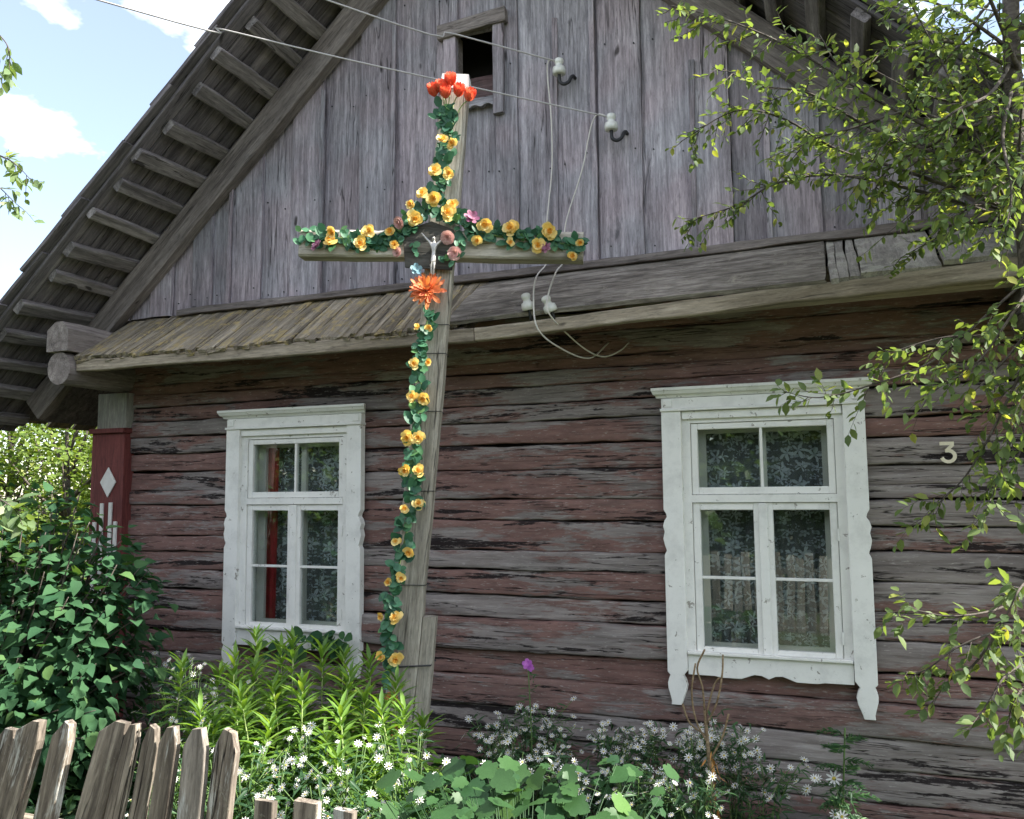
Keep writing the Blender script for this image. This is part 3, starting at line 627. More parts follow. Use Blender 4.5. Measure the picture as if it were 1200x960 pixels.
# ------------------------------------------------------------------ windows
def window(x0, sdv):
    X = lambda v: x0 + v
    # fixed frame in the opening: four bars in one mesh, the part that carries all others
    w = link('window', boxes_mesh('window', [(X(.098), X(.142), -.030, .10, .795, 2.03), (X(.838), X(.882), -.030, .10, .795, 2.03), (X(.142), X(.838), -.030, .10, 1.955, 2.03),
                                             (X(.142), X(.838), -.034, .10, 1.548, 1.586), (X(.142), X(.838), -.036, .10, .755, .798)], M['white']), None, house)
    # side casings with carved edges and ears
    def side(s):
        o = 0.0 if s < 0 else WW; k = -s
        prof = [(0, 2.03), (0, 1.512), (.012, 1.492), (.016, 1.475), (.004, 1.458), (-.005, 1.43), (.003, 1.40), (-.005, 1.365), (.003, 1.33), (.012, 1.305), (.004, 1.29), (0, 1.28),
                (0, .700), (.014, .686), (.006, .668), (.000, .645), (.002, .62), (.012, .585), (.018, .56), (.016, .540)]
        inn = [(.066, .540), (.074, .565), (.090, .605), (.096, .635), (.088, .665), (.078, .682), (.100, .710), (.100, 2.03)]
        return [(X(o + k * a), z) for a, z in prof + inn]
    for s in (-1, 1): extr('side_casing', side(s), -.062, -.012, M['white'], w, .003)
    # head board, bed moulding, crown moulding, small corner blocks
    box('head_board', X(.001), X(.979), -.060, -.010, 2.032, 2.086, M['white'], w)
    box('moulding', X(-.004), X(.984), -.074, -.010, 2.018, 2.0315, M['white'], w, .002)
    box('head_inner', X(.104), X(.876), -.050, -.012, 1.975, 2.016, M['white'], w)
    for bx0 in (.012, .922): box('corner_block', X(bx0), X(bx0 + .045), -.068, -.0605, 2.040, 2.078, M['white'], w, .003)
    cp = [(-.010, 2.088), (-.062, 2.088), (-.070, 2.100), (-.088, 2.106), (-.098, 2.120), (-.104, 2.124), (-.104, 2.138), (-.010, 2.146)]
    V, F = [], []; nC = len(cp)
    for xx, g in ((-.043, 1), (.028, 0), (WW - .028, 0), (WW + .043, 1)):
        for (y, z) in cp: V.append((X(xx) if g else X(xx), y, z))
    # mitred ends: pull lower profile points inwards
    for i, (y, z) in enumerate(cp):
        f = (-y - .010) / .094
        V[i] = (X(.0 - .043 * f), y, z); V[3 * nC + i] = (X(WW + .043 * f), y, z)
    for r_ in range(3):
        for i in range(nC): F.append((r_ * nC + i, r_ * nC + (i + 1) % nC, (r_ + 1) * nC + (i + 1) % nC, (r_ + 1) * nC + i))
    F.append(tuple(range(nC))[::-1]); F.append(tuple(range(3 * nC, 4 * nC)))
    link('crown_moulding', mesh('crown_moulding', V, F, M['white']), None, w)
    # apron with cut lower edge
    ap = [(X(.102), .790), (X(.102), .690)]
    for i in range(25):
        u = i / 24; z = .690 + (.018 * abs(math.sin((u - .36) * 4 * math.pi / .28 * .5)) if .36 < u < .64 else 0) - (.006 if .18 < u < .36 or .64 < u < .82 else 0)
        ap.append((X(.102 + .776 * u), z))
    ap += [(X(.878), .690), (X(.878), .790)]
    ap2 = [ap[0]]
    for p_ in ap[1:]:
        if abs(p_[0] - ap2[-1][0]) + abs(p_[1] - ap2[-1][1]) > 1e-4: ap2.append(p_)
    extr('apron', ap2, -.046, -.012, M['white'], w, .002)
    box('sill_strip', X(.103), X(.877), -.066, -.012, .7915, .806, M['white'], w, .003)
    # upper sash and two lower casements
    def sash(xa, xb, za, zb, gx0, gx1, gz0, gz1, name):
        s_ = link(name, boxes_mesh(name, [(xa, gx0, -.022, .012, za, zb), (gx1, xb, -.022, .012, za, zb), (gx0, gx1, -.021, .011, za, gz0), (gx0, gx1, -.021, .011, gz1, zb)], M['white']), None, w)
        b = s_.modifiers.new('bevel', 'BEVEL'); b.width = .003; b.segments = 1; b.limit_method = 'ANGLE'
        return s_
    sash(X(.144), X(.836), 1.588, 1.953, X(.177), X(.804), 1.624, 1.921, 'upper_sash')
    box('glazing_bar', X(.4845), X(.4985), -.018, .010, 1.622, 1.923, M['white'], w, .002)
    for a0, a1 in ((.177, .485), (.498, .804)):
        box('pane', X(a0) - .004, X(a1) + .004, -.004, -.001, 1.618, 1.926, M['glass'], w, 0)
    sash(X(.144), X(.489), .800, 1.546, X(.180), X(.443), .827, 1.509, 'casement')
    sash(X(.4935), X(.836), .800, 1.546, X(.537), X(.801), .827, 1.509, 'casement')
    box('meeting_bead', X(.468), X(.512), -.032, -.0225, .803, 1.544, M['white'], w, .004)
    for a0, a1 in ((.180, .443), (.537, .801)):
        box('glazing_bar', X(a0) - .002, X(a1) + .002, -.016, .010, 1.163, 1.177, M['white'], w, .002)
        for z0, z1 in ((.827, 1.164), (1.176, 1.509)):
            box('pane', X(a0) - .004, X(a1) + .004, -.003, .0, z0 - .004, z1 + .004, M['glass'], w, 0)
    for zz in (.87, 1.36): box('hinge', X(.832), X(.842), -.036, -.030, zz, zz + .06, M['white'], w, .002)
    # inner frame of the double window
    inner = [(X(.15), X(.205), .075, .098, .80, 1.95), (X(.775), X(.835), .075, .098, .80, 1.95), (X(.472), X(.508), .075, .098, .80, 1.95), (X(.205), X(.775), .0755, .0975, .80, .835), (X(.205), X(.775), .0755, .0975, 1.54, 1.585), (X(.205), X(.775), .0755, .0975, 1.905, 1.95)]
    link('inner_frame', boxes_mesh('inner_frame', inner, M['inner_white']), None, w)
    return w
for i, x0 in enumerate(WX): window(x0, i)

# ------------------------------------------------------------------ red corner board with white trim
cb = box('corner_board', -1.085, -.835, -.062, .03, .05, 2.028, M['red_board'], house, .004)
box('upper_board', -1.083, -.832, -.058, .03, 2.062, 2.300, M['trim_grey'], cb, .004)
box('cap', -1.125, -.822, -.088, .03, 2.0285, 2.0605, M['red_board'], cb, .004)
dz = 1.700; dx = -.958
extr('diamond', [(dx - .068, dz), (dx, dz - .100), (dx + .068, dz), (dx, dz + .100)], -.072, -.0625, M['trim_white'], cb, .002)
for xx, zt in ((-1.063, 1.435), (-1.003, 1.560), (-.928, 1.565), (-.882, 1.440)):
    box('strip', xx - .013, xx + .013, -.075, -.0625, .72, zt, M['trim_white'], cb, .002)
box('side_board', -1.12, -1.0855, -.060, .25, .05, 2.028, M['red_board'], cb, .003)

cb2 = box('corner_board', 4.465, 4.705, -.062, .03, .05, 2.028, M['red_board'], house, .004)
box('upper_board', 4.467, 4.703, -.058, .03, 2.062, 2.300, M['trim_grey'], cb2, .004)
box('cap', 4.455, 4.745, -.088, .03, 2.0285, 2.0605, M['red_board'], cb2, .004)
extr('diamond', [(4.517, dz), (4.585, dz - .100), (4.653, dz), (4.585, dz + .100)], -.072, -.0625, M['trim_white'], cb2, .002)
for xx, zt in ((4.505, 1.435), (4.555, 1.560), (4.625, 1.565), (4.67, 1.440)): box('strip', xx - .013, xx + .013, -.075, -.0625, .72, zt, M['trim_white'], cb2, .002)
box('side_board', 4.7055, 4.74, -.060, .25, .05, 2.028, M['red_board'], cb2, .003)
# ------------------------------------------------------------------ curtains
def curtain(name, x0, x1, z0, z1, y, amp, waves, mat, label, cat, group=None, seed=0.0):
    nx, nz_ = 60, 16; V, F = [], []; cx = (x0 + x1) / 2
    for j in range(nz_ + 1):
        v = j / nz_
        for i in range(nx + 1):
            u = i / nx; a = u * waves * 2 * math.pi
            V.append((x0 + (x1 - x0) * u + .01 * math.sin(a * .7 + seed) * v - cx, amp * (math.sin(a + seed) + .5 * math.sin(a * 2.3 + v + seed)) * (.4 + .6 * v), z1 + (z0 - z1) * v - z0))
    for j in range(nz_):
        for i in range(nx):
            k = j * (nx + 1) + i; F.append((k, k + nx + 1, k + nx + 2, k + 1))
    o = link(name, mesh(name, V, F, mat, True), Matrix.Translation((cx, y, z0)))
    return tag(o, label, cat, group)
curtain('lace_curtain', .16, .83, .80, 1.95, .165, .016, 9, M['lace'], 'flowered lace curtain behind the window beside the red drape', 'curtain', seed=.4)
curtain('lace_curtain', 2.92, 3.60, .80, 1.95, .165, .016, 9, M['lace'], 'flowered lace curtain behind the window nearest the house number', 'curtain', seed=2.0)
curtain('red_drape', .115, .275, .78, 1.97, .118, .007, 2.5, M['drape'], 'dark red drape hanging inside a white window', 'curtain')
# ------------------------------------------------------------------ house number, insulators and wires
def ribbon(pts, w, d):
    V, F = [], []
    for i, p in enumerate(pts):
        a = Vector(pts[max(i - 1, 0)]); b = Vector(pts[min(i + 1, len(pts) - 1)]); dd = (b - a).normalized(); nn = Vector((-dd.y, dd.x)) * w / 2
        for q, y in ((Vector(p) + nn, -d), (Vector(p) - nn, -d), (Vector(p) - nn, 0), (Vector(p) + nn, 0)): V.append((q.x, y, q.y))
    for i in range(len(pts) - 1):
        k = 4 * i
        for j in range(4): F.append((k + j, k + (j + 1) % 4, k + 4 + (j + 1) % 4, k + 4 + j))
    F += [(3, 2, 1, 0), tuple(4 * (len(pts) - 1) + j for j in range(4))]
    return V, F
th3 = [(-.030, .086), (.026, .086), (.026, .082)]
arc = [(.004 + .028 * math.cos(a), .026 + .026 * math.sin(a)) for a in [R(100 - 265 * i / 12) for i in range(13)]]
V, F = join_geo([ribbon([(-.030, .085), (.030, .085)], .016, .008), ribbon([(.026, .080), (-.004, .050)], .015, .0078), ribbon([(-.008, .051)] + arc, .016, .0076)])
tag(link('house_number', mesh('house_number', V, F, M['number']), Matrix.Translation((4.095, -.030, 1.731))), 'cream numeral 3 fixed to the logs beside a white window', 'number')

def lathe(prof, n_=14):
    V, F = [], []
    for (r_, z) in prof:
        for j in range(n_): a = 2 * math.pi * j / n_; V.append((r_ * math.cos(a), r_ * math.sin(a), z))
    for i in range(len(prof) - 1):
        for j in range(n_): F.append((i * n_ + j, i * n_ + (j + 1) % n_, (i + 1) * n_ + (j + 1) % n_, (i + 1) * n_ + j))
    F.append(tuple(range(n_))[::-1]); F.append(tuple(range((len(prof) - 1) * n_, len(prof) * n_)))
    return V, F
BELL = [(.024, .0), (.031, .002), (.033, .018), (.031, .034), (.020, .040), (.017, .050), (.021, .056), (.024, .068), (.020, .078), (.010, .083)]
bell = mesh('bell', *lathe(BELL), M['porcelain'], True)
for (x, y, z), lab in zip(((2.262, -.125, 3.915), (2.552, -.125, 3.545)), ('white bell insulator on black hook beside the loft opening, upper of two', 'white bell insulator on black hook below the other on the gable boards')):
    e = empty('insulator', (x, y, z)); tag(e, lab, 'insulator', 'insulators on the gable')
    link('bell', bell, Matrix.Translation((x, y, z)) @ Matrix.Scale(1.15, 4), e)
    hk = [(x, y, z + .03), (x, y, z - .02), (x + .006, y, z - .045), (x + .028, y + .003, z - .058), (x + .052, y + .01, z - .045), (x + .060, y + .03, z - .012), (x + .066, y + .06, z + .006), (x + .066, y + .12, z + .006)]
    tube('hook', smooth_path(hk, 4), .010, M['iron'], e)
for (x, y, z), til, lab in zip(((2.205, -.505, 2.515), (2.325, -.505, 2.495)), (R(-8), R(-20)), ('white porcelain insulator on the pent roof edge, standing upright', 'white porcelain insulator on the pent roof edge, tilted with wire around it')):
    Wm = Matrix.Translation((x, y, z)) @ Matrix.Rotation(til, 4, 'Y') @ Matrix.Rotation(R(14), 4, 'X') @ Matrix.Scale(1.05, 4)
    e = empty('insulator', (x, y, z)); tag(e, lab, 'insulator', 'insulators on the pent roof')
    link('bell', bell, Wm, e)
    tube('pin', [Wm @ Vector((0, 0, .03)), Wm @ Vector((0, 0, -.035)), (x, -.47, z - .06)], .008, M['iron'], e)
def wire(name, pts, r_, mat, label):
    return tag(tube(name, smooth_path(pts, 6), r_, mat, None, 6), label, 'wire')
wire('overhead_wire', [(-24, -14.5, 12.5), (-12, -7.6, 8.2), (-5.0, -3.8, 5.75), (.022, -1.2, 4.252), (.61, -.9, 4.118), (1.189, -.65, 3.966), (1.852, -.35, 3.812), (2.552, -.135, 3.615)], .0048, M['wire'], 'overhead wire running past the cross top to the lower gable insulator')
wire('overhead_wire', [(-24, -15.0, 13.3), (-10, -8.0, 8.0), (-3.0, -3.7, 5.55), (1.158, -.75, 4.25), (1.73, -.35, 4.146), (2.262, -.135, 3.985)], .0048, M['wire'], 'overhead wire crossing the loft opening to the upper gable insulator')
wire('drop_wire', [(2.262, -.135, 3.985), (2.186, -.10, 4.00), (2.198, -.08, 3.687), (2.194, -.07, 3.401), (2.165, -.085, 3.086), (2.19, -.16, 2.86), (2.225, -.44, 2.70), (2.239, -.53, 2.568), (2.269, -.56, 2.407), (2.326, -.40, 2.335), (2.425, -.20, 2.301), (2.484, -.01, 2.41)], .0042, M['pale_wire'], 'pale drop wire hanging straight from the upper gable insulator')
wire('drop_wire', [(2.552, -.135, 3.615), (2.45, -.10, 3.642), (2.371, -.08, 3.365), (2.274, -.085, 3.073), (2.29, -.16, 2.86), (2.325, -.43, 2.713), (2.318, -.545, 2.558), (2.336, -.56, 2.465), (2.409, -.30, 2.354), (2.481, -.15, 2.314), (2.556, -.08, 2.346), (2.596, -.01, 2.402)], .0042, M['pale_wire'], 'pale drop wire hanging in a curve from the lower gable insulator')

# ------------------------------------------------------------------ wayside cross
TH = R(5.1); CB = Vector((1.571, -.84, 0))
CW = Matrix.Translation(CB) @ Matrix.Rotation(R(16), 4, 'Z') @ Matrix.Rotation(TH, 4, 'Y')
def cp3(u, v, y=-.045): return CW @ Vector((u, y, v))
cross = empty('wayside_cross', W=CW); tag(cross, 'leaning weathered timber cross hung with artificial flower garlands', 'cross')
upz = CW.to_3x3() @ Vector((0, 0, 1)); upx = CW.to_3x3() @ Vector((1, 0, 0))
pm = plank_mesh(3.65, .138, .085, M['cross'], seg=40, seed=5, wob=.004, warp=.004, lump=.002); pm.name = 'post'
link('post', pm, frame_of(cp3(.034, -.03, 0), cp3(.034, 3.62, 0), upx)[0], cross)
# pointed cap
V = [(-.075, -.045, 0), (.075, -.045, 0), (.075, .045, 0), (-.075, .045, 0), (-.066, -.040, .075), (.066, -.040, .075), (.066, .04, .075), (-.066, .04, .075)]
link('cap', mesh('cap', V, [(3, 2, 1, 0), (4, 5, 6, 7), (0, 1, 5, 4), (1, 2, 6, 5), (2, 3, 7, 6), (3, 0, 4, 7)], M['trim_white']), CW @ Matrix.Translation((.034, 0, 3.618)), cross)
plank('crossbeam', cp3(-.662, 2.790, -.012), cp3(.728, 2.851, -.012), .134, .105, upz, M['cross'], cross, seg=22, seed=6, wob=.003, end=.004)
plank('support_stake', cp3(.137, -.03, .0), cp3(.137, 1.045, .0), .062, .07, upx, M['cross'], cross, seg=8, seed=8, wob=.004, end=.008)
for v, rad in ((.80, .004), (1.18, .002), (1.62, .002), (2.00, .002), (2.28, .002), (2.42, .002)):
    hw = .076; hd = .049; k = .012 if v > 1 else .03; hr = hw if v > 1 else .135
    pts = [cp3(.034 - hw, v, -hd), cp3(.034 + hr, v + k, -hd), cp3(.034 + hr, v + k, hd + (.03 if v < 1 else 0)), cp3(.034 - hw, v, hd), cp3(.034 - hw, v, -hd)]
    tube('tie_wire', pts, rad, M['iron'], cross, 6, False)
extr('backing_plaque', [(-.13, 2.70), (.10, 2.70), (.12, 2.83), (.09, 2.90), (-.02, 2.935), (-.11, 2.90), (-.15, 2.83)], -.0, .012, M['plaque'], None, .002)
pq = COL.objects['backing_plaque']; put(pq, CW @ Matrix.Translation((-.005, -.078, 2.82)), cross)

# ---- flower templates (facing local +Z)
def petal_ring(n_, r0, r1, w, lift0, lift1, rot, cup=.3):
    V, T = [], []
    for k in range(n_):
        a = rot + 2 * math.pi * k / n_; ca, sa = math.cos(a), math.sin(a); b = len(V)
        for (f, ww) in ((0, .55), (.4, 1.0), (.8, .95), (1.0, .45)):
            for s in (-1, 0, 1):
                r_ = r0 + (r1 - r0) * f; y = s * w * ww; z = lift0 + (lift1 - lift0) * f ** 1.5 + (cup * w * abs(s))
                V.append((r_ * ca - y * sa, r_ * sa + y * ca, z))
        for i in range(3):
            for s in range(2):
                q = b + 3 * i + s; T += [(q, q + 3, q + 4), (q, q + 4, q + 1)]
    return V, T
def flower_mesh(name, rings, mats, jit=0.0, sd=1):
    V, T, I = [], [], []; jr = random.Random(sd)
    for (args, mi) in rings:
        v, t_ = petal_ring(*args); k = len(V)
        if jit:                                   # creased, uneven petals
            for q in range(args[0]):
                s1, s2, s3 = jr.uniform(1 - jit, 1 + jit * .6), jr.uniform(-jit, jit) * .5, jr.uniform(-jit, jit) * .4
                for j in range(q * 12, q * 12 + 12):
                    x_, y_, z_ = v[j]; r_ = math.hypot(x_, y_); v[j] = (x_ * s1 - y_ * s2 * r_ + jr.uniform(-.03, .03), y_ * s1 + x_ * s2 * r_ + jr.uniform(-.03, .03), z_ + s3 * r_ + jr.uniform(-.05, .05))
        k = len(V); V += v; T += [tuple(k + i for i in q) for q in t_]; I += [mi] * len(t_)
    return fast_mesh(name, np.array(V), np.array(T), mats, I, True)
ROSE_RINGS = [((6, .10, 1.0, .50, .0, .18, 0.0, .2), 0), ((5, .10, .80, .46, .12, .42, .5, .35), 0), ((4, .06, .52, .36, .22, .60, .2, .5), 0), ((4, .02, .30, .24, .32, .66, .9, .6), 1), ((3, .0, .14, .12, .40, .70, .3, .7), 1)]
rose_me = [flower_mesh('rose', ROSE_RINGS if q % 3 else ROSE_RINGS[1:], [M['rose'], M['rose_core']], .42, 40 + q) for q in range(7)]
pink_me = flower_mesh('rose', ROSE_RINGS, [M['pink'], M['pink']])
faded_me = flower_mesh('rose', ROSE_RINGS[:4], [M['faded'], M['faded']])
mauve_me = flower_mesh('blossom', [((6, .05, 1.0, .30, .0, .25, 0, .2), 0), ((5, .03, .6, .25, .15, .5, .5, .4), 0)], [M['mauve']])
blue_me = flower_mesh('blossom', [((5, .05, 1.0, .40, .0, .25, 0, .2), 0), ((4, .03, .6, .25, .15, .5, .5, .4), 0)], [M['blue']])
red_me = flower_mesh('bloom', [((5, .10, .62, .46, -.2, 1.0, 0.0, .3), 0), ((5, .06, .50, .42, -.1, 1.15, .6, .3), 0), ((3, .02, .25, .25, .1, 1.1, .2, .4), 0)], [M['red']])
spk = [((15, .12, 1.0, .11, .0, .10, 0, .4), 0), ((14, .10, .88, .11, .05, .38, .25, .4), 0), ((12, .08, .66, .10, .1, .66, .1, .4), 0), ((9, .05, .38, .09, .15, .82, .3, .4), 0)]
spiky_me = flower_mesh('spiky_flower', spk, [M['orange']], .3, 5)
def face(p, nrm, size, spin):
    Z = Vector(nrm).normalized(); X = Z.orthogonal().normalized(); X = (Matrix.Rotation(spin, 3, Z) @ X); Y = Z.cross(X)
    return Matrix(((X.x, Y.x, Z.x, p.x), (X.y, Y.y, Z.y, p.y), (X.z, Y.z, Z.z, p.z), (0, 0, 0, 1))) @ Matrix.Scale(size, 4)
# ---- measured positions (metres): flowers in the plane of the cross, branches and stalk tips in the garden
ROSE_POST = [(-0.027, 2.4), (0.032, 2.402), (-0.028, 2.234), (0.034, 2.236), (-0.025, 2.062), (0.033, 2.062), (-0.029, 1.882), (0.029, 1.882), (-0.02, 1.721), (0.036, 1.719), (-0.017, 1.534), (0.047, 1.553), (-0.039, 1.379), (0.024, 1.356), (-0.058, 1.195), (0.001, 1.212), (-0.071, 1.029), (-0.001, 1.039), (-0.055, 0.862), (0.009, 0.861)]
ROSE_TOP = [(0.006, 3.318), (0.07, 3.312), (-0.017, 3.174), (0.053, 3.152)]
ROSE_WREATH = [(-0.056, 3.05), (0.004, 3.021), (-0.103, 2.986), (-0.088, 2.931), (0.087, 2.995), (0.064, 2.948)]
ROSE_ARM = [(-0.486, 2.85), (-0.492, 2.799), (-0.31, 2.84), (-0.344, 2.798), (-0.204, 2.846), (-0.172, 2.791), (0.252, 2.909), (0.217, 2.847), (0.383, 2.897), (0.386, 2.828), (0.521, 2.841), (0.566, 2.886), (0.71, 2.852), (0.683, 2.794)]
ROSE_PINK = [(-0.162, 2.897), (0.08, 2.84), (0.125, 2.761), (-0.152, 2.762)]
FADED = [(0.006, 0.679), (0.033, 0.528)]
MAUVE = [(-0.556, 2.776), (0.553, 2.814), (0.191, 2.937)]
RED = [(-0.054, 3.591), (-0.017, 3.604), (0.025, 3.636), (0.065, 3.594), (0.118, 3.569), (0.007, 3.574)]
SPIKY = (-0.004, 2.585)
CORPUS = [(0.013, 2.845), (-0.048, 2.861), (0.064, 2.837), (0.021, 2.658), (-0.065, 2.682)]
GAR_AX_POST = [(0.024, 2.487), (0.002, 2.402), (0.001, 2.236), (0.004, 2.064), (-0.0, 1.884), (0.007, 1.723), (0.011, 1.539), (-0.009, 1.365), (-0.031, 1.201), (-0.039, 1.035), (-0.023, 0.862), (-0.019, 0.738)]
GAR_AX_TOP = [(0.013, 3.509), (0.027, 3.401), (0.038, 3.315), (0.018, 3.163), (-0.004, 3.076), (-0.017, 2.99)]
GAR_AX_ARM = [(-0.655, 2.802), (-0.559, 2.825), (-0.485, 2.82), (-0.323, 2.821), (-0.188, 2.832), (-0.128, 2.912), (-0.082, 2.965), (-0.009, 2.995), (0.077, 2.974), (0.158, 2.902), (0.239, 2.881), (0.385, 2.867), (0.517, 2.858), (0.591, 2.854), (0.698, 2.847)]
GAR_DROP = [(0.158, 2.902), (0.144, 2.829), (0.137, 2.765), (0.097, 2.742)]
BR_B = [[(4.277, -1.0, 2.756), (4.057, -1.0, 2.921), (3.818, -1.05, 3.085), (3.62, -1.1, 3.242), (3.438, -1.15, 3.365), (3.252, -1.2, 3.459), (3.069, -1.2, 3.548)], [(4.275, -1.0, 2.709), (4.053, -1.0, 2.839), (3.797, -0.95, 3.018), (3.582, -0.95, 3.196), (3.385, -0.95, 3.268), (3.223, -0.95, 3.381)], [(4.227, -0.9, 2.667), (3.917, -0.85, 2.863), (3.67, -0.8, 3.008), (3.475, -0.85, 3.149), (3.281, -0.9, 3.198), (3.057, -0.95, 3.08)], [(4.285, -0.9, 2.594), (3.974, -0.85, 2.768), (3.665, -0.8, 2.899), (3.428, -0.8, 2.896), (3.268, -0.8, 2.825), (3.041, -0.8, 2.778)], [(4.286, -1.0, 3.145), (4.091, -1.1, 3.232), (3.884, -1.2, 3.208), (3.708, -1.2, 3.16), (3.625, -1.2, 3.31)], [(4.284, -1.0, 3.112), (4.164, -0.9, 3.079), (3.989, -0.9, 3.145), (3.81, -0.9, 3.284)], [(4.29, -1.0, 3.21), (4.124, -1.1, 3.324), (3.987, -1.1, 3.421), (3.863, -1.2, 3.359)], [(4.057, -1.0, 2.921), (3.912, -0.95, 2.879), (3.836, -0.9, 2.839), (3.779, -0.9, 2.733)], [(4.281, -1.0, 2.917), (4.18, -0.9, 2.84), (4.071, -0.8, 2.789), (3.992, -0.8, 2.747)], [(4.278, -1.0, 2.628), (4.212, -1.1, 2.683), (4.1, -1.2, 2.588), (4.044, -1.2, 2.549)], [(4.292, -1.0, 3.013), (4.095, -1.15, 2.887), (3.929, -1.2, 2.958), (3.728, -1.2, 2.927), (3.578, -1.2, 2.902), (3.5, -1.2, 2.832)], [(4.281, -1.0, 2.82), (4.199, -0.8, 2.943), (4.023, -0.75, 2.972), (3.87, -0.7, 3.034)], [(4.288, -1.0, 3.177), (4.174, -1.2, 2.977), (4.052, -1.3, 2.893), (3.942, -1.3, 2.82), (3.885, -1.3, 2.752)], [(4.282, -1.0, 3.08), (4.204, -1.2, 2.818), (4.202, -1.3, 2.601), (4.18, -1.3, 2.443)]]
BR_C = [[(4.309, -1.0, 2.372), (4.132, -1.0, 2.216), (3.952, -1.05, 2.063), (3.731, -1.1, 1.981), (3.567, -1.1, 1.948), (3.44, -1.1, 1.977)], [(4.303, -1.0, 2.279), (4.186, -0.9, 2.182), (4.029, -0.9, 2.177), (3.91, -0.9, 2.153), (3.842, -0.9, 2.124), (3.784, -0.9, 2.045)], [(4.298, -1.0, 2.187), (4.177, -1.0, 2.04), (4.055, -1.05, 1.917), (3.94, -1.05, 1.83), (3.887, -1.05, 1.785)], [(4.294, -1.0, 2.125), (4.212, -1.0, 1.946), (4.121, -1.0, 1.765), (4.046, -1.0, 1.644), (3.958, -1.0, 1.552), (3.904, -1.0, 1.484)], [(4.287, -1.0, 2.003), (4.202, -1.1, 1.817), (4.14, -1.1, 1.641), (4.103, -1.1, 1.538)], [(4.307, -1.0, 2.341), (4.194, -1.2, 2.188), (4.096, -1.2, 2.048), (4.015, -1.2, 1.993), (3.904, -1.2, 1.91)], [(4.291, -1.0, 2.064), (4.261, -0.8, 1.997), (4.142, -0.8, 1.905), (4.017, -0.8, 1.762)], [(4.28, -1.0, 1.881), (4.226, -1.0, 1.732), (4.181, -1.0, 1.642), (4.139, -1.0, 1.597)]]
BR_D = [[(4.251, -1.0, 1.255), (4.088, -1.2, 1.201), (3.937, -1.3, 1.189), (3.835, -1.3, 1.204), (3.765, -1.3, 1.193)], [(4.242, -1.0, 1.109), (4.082, -1.3, 1.146), (3.951, -1.35, 1.094), (3.861, -1.35, 1.021), (3.792, -1.35, 1.009)], [(4.237, -1.0, 1.022), (4.099, -1.3, 1.013), (4.039, -1.35, 0.94), (3.987, -1.35, 0.858)], [(4.232, -1.0, 0.935), (4.132, -1.3, 0.963), (4.083, -1.35, 0.879)], [(4.254, -1.0, 1.314), (4.15, -1.3, 1.283), (4.109, -1.3, 1.201), (4.029, -1.3, 1.063)], [(4.082, -1.3, 1.146), (4.003, -1.3, 1.034), (3.925, -1.3, 0.975), (3.87, -1.3, 0.884)]]
BR_LEFT = [[(-0.556, -1.6, 4.111), (-0.27, -1.6, 3.958), (-0.125, -1.6, 3.83), (-0.095, -1.6, 3.723)], [(-0.516, -1.6, 3.601), (-0.255, -1.6, 3.335), (-0.044, -1.6, 3.217), (0.104, -1.6, 3.09)], [(-0.505, -1.6, 3.464), (-0.245, -1.6, 3.204), (-0.091, -1.6, 3.074), (-0.001, -1.6, 2.999)], [(-0.538, -1.6, 3.878), (-0.287, -1.6, 3.783), (-0.143, -1.6, 3.666)], [(0.049, -1.9, 1.689), (0.259, -1.9, 1.633), (0.401, -1.9, 1.579), (0.485, -1.9, 1.543)]]
PHLOX = [(0.983, -1.5, 0.942), (1.292, -1.75, 0.835), (1.094, -1.4, 0.895), (1.292, -1.55, 0.999), (1.439, -1.7, 0.899), (1.275, -1.4, 0.927), (1.124, -1.2, 1.028), (1.466, -1.4, 1.051), (1.576, -1.35, 1.009), (1.65, -1.3, 0.981), (1.772, -1.45, 0.945), (1.916, -1.75, 0.89), (1.713, -1.2, 0.943), (1.995, -1.6, 0.864), (2.042, -1.5, 0.836), (1.87, -1.25, 0.88), (1.441, -1.5, 0.88), (1.652, -1.6, 0.929), (1.313, -1.7, 0.781), (1.299, -1.25, 0.987), (1.811, -1.4, 0.851)]
fr_ = random.Random(17)
leaf_me = fast_mesh('leaf', *LEAF_ROUND, M['fabric_leaf'], smooth=True)
ND = CW.to_3x3() @ Vector((0, -1, 0))
def gar_leaf(parent, u, v, depth, size):
    a = fr_.uniform(0, 2 * math.pi); d = CW.to_3x3() @ Vector((math.cos(a), -fr_.uniform(.1, .7), math.sin(a)))
    nn = ND + Vector((fr_.uniform(-.7, .7), 0, fr_.uniform(-.3, .9)))
    p = cp3(u, v, -depth); X = d.normalized(); Z = (nn - X * nn.dot(X)).normalized(); Y = Z.cross(X)
    link('leaf', leaf_me, Matrix(((X.x, Y.x, Z.x, p.x), (X.y, Y.y, Z.y, p.y), (X.z, Y.z, Z.z, p.z), (0, 0, 0, 1))) @ Matrix.Scale(size, 4), parent)
def garland(name, label, axis, step, spread, per, y=-.058):
    pts = smooth_path([(a, y, b) for a, b in axis], 6); root = empty(name, cp3(axis[-1][0], axis[-1][1], y)); tag(root, label, 'garland')
    tube('stem', [CW @ Vector(p) for p in pts], .0045, M['stem_green'], root, 5)
    acc = 0.0
    for i in range(1, len(pts)):
        acc += (pts[i] - pts[i - 1]).length
        while acc > step:
            acc -= step
            for _ in range(per if fr_.random() < .7 else per - 1): gar_leaf(root, pts[i].x + fr_.uniform(-spread, spread), pts[i].z + fr_.uniform(-spread, spread), .062 + fr_.uniform(0, .022), fr_.uniform(.036, .060))
    return root
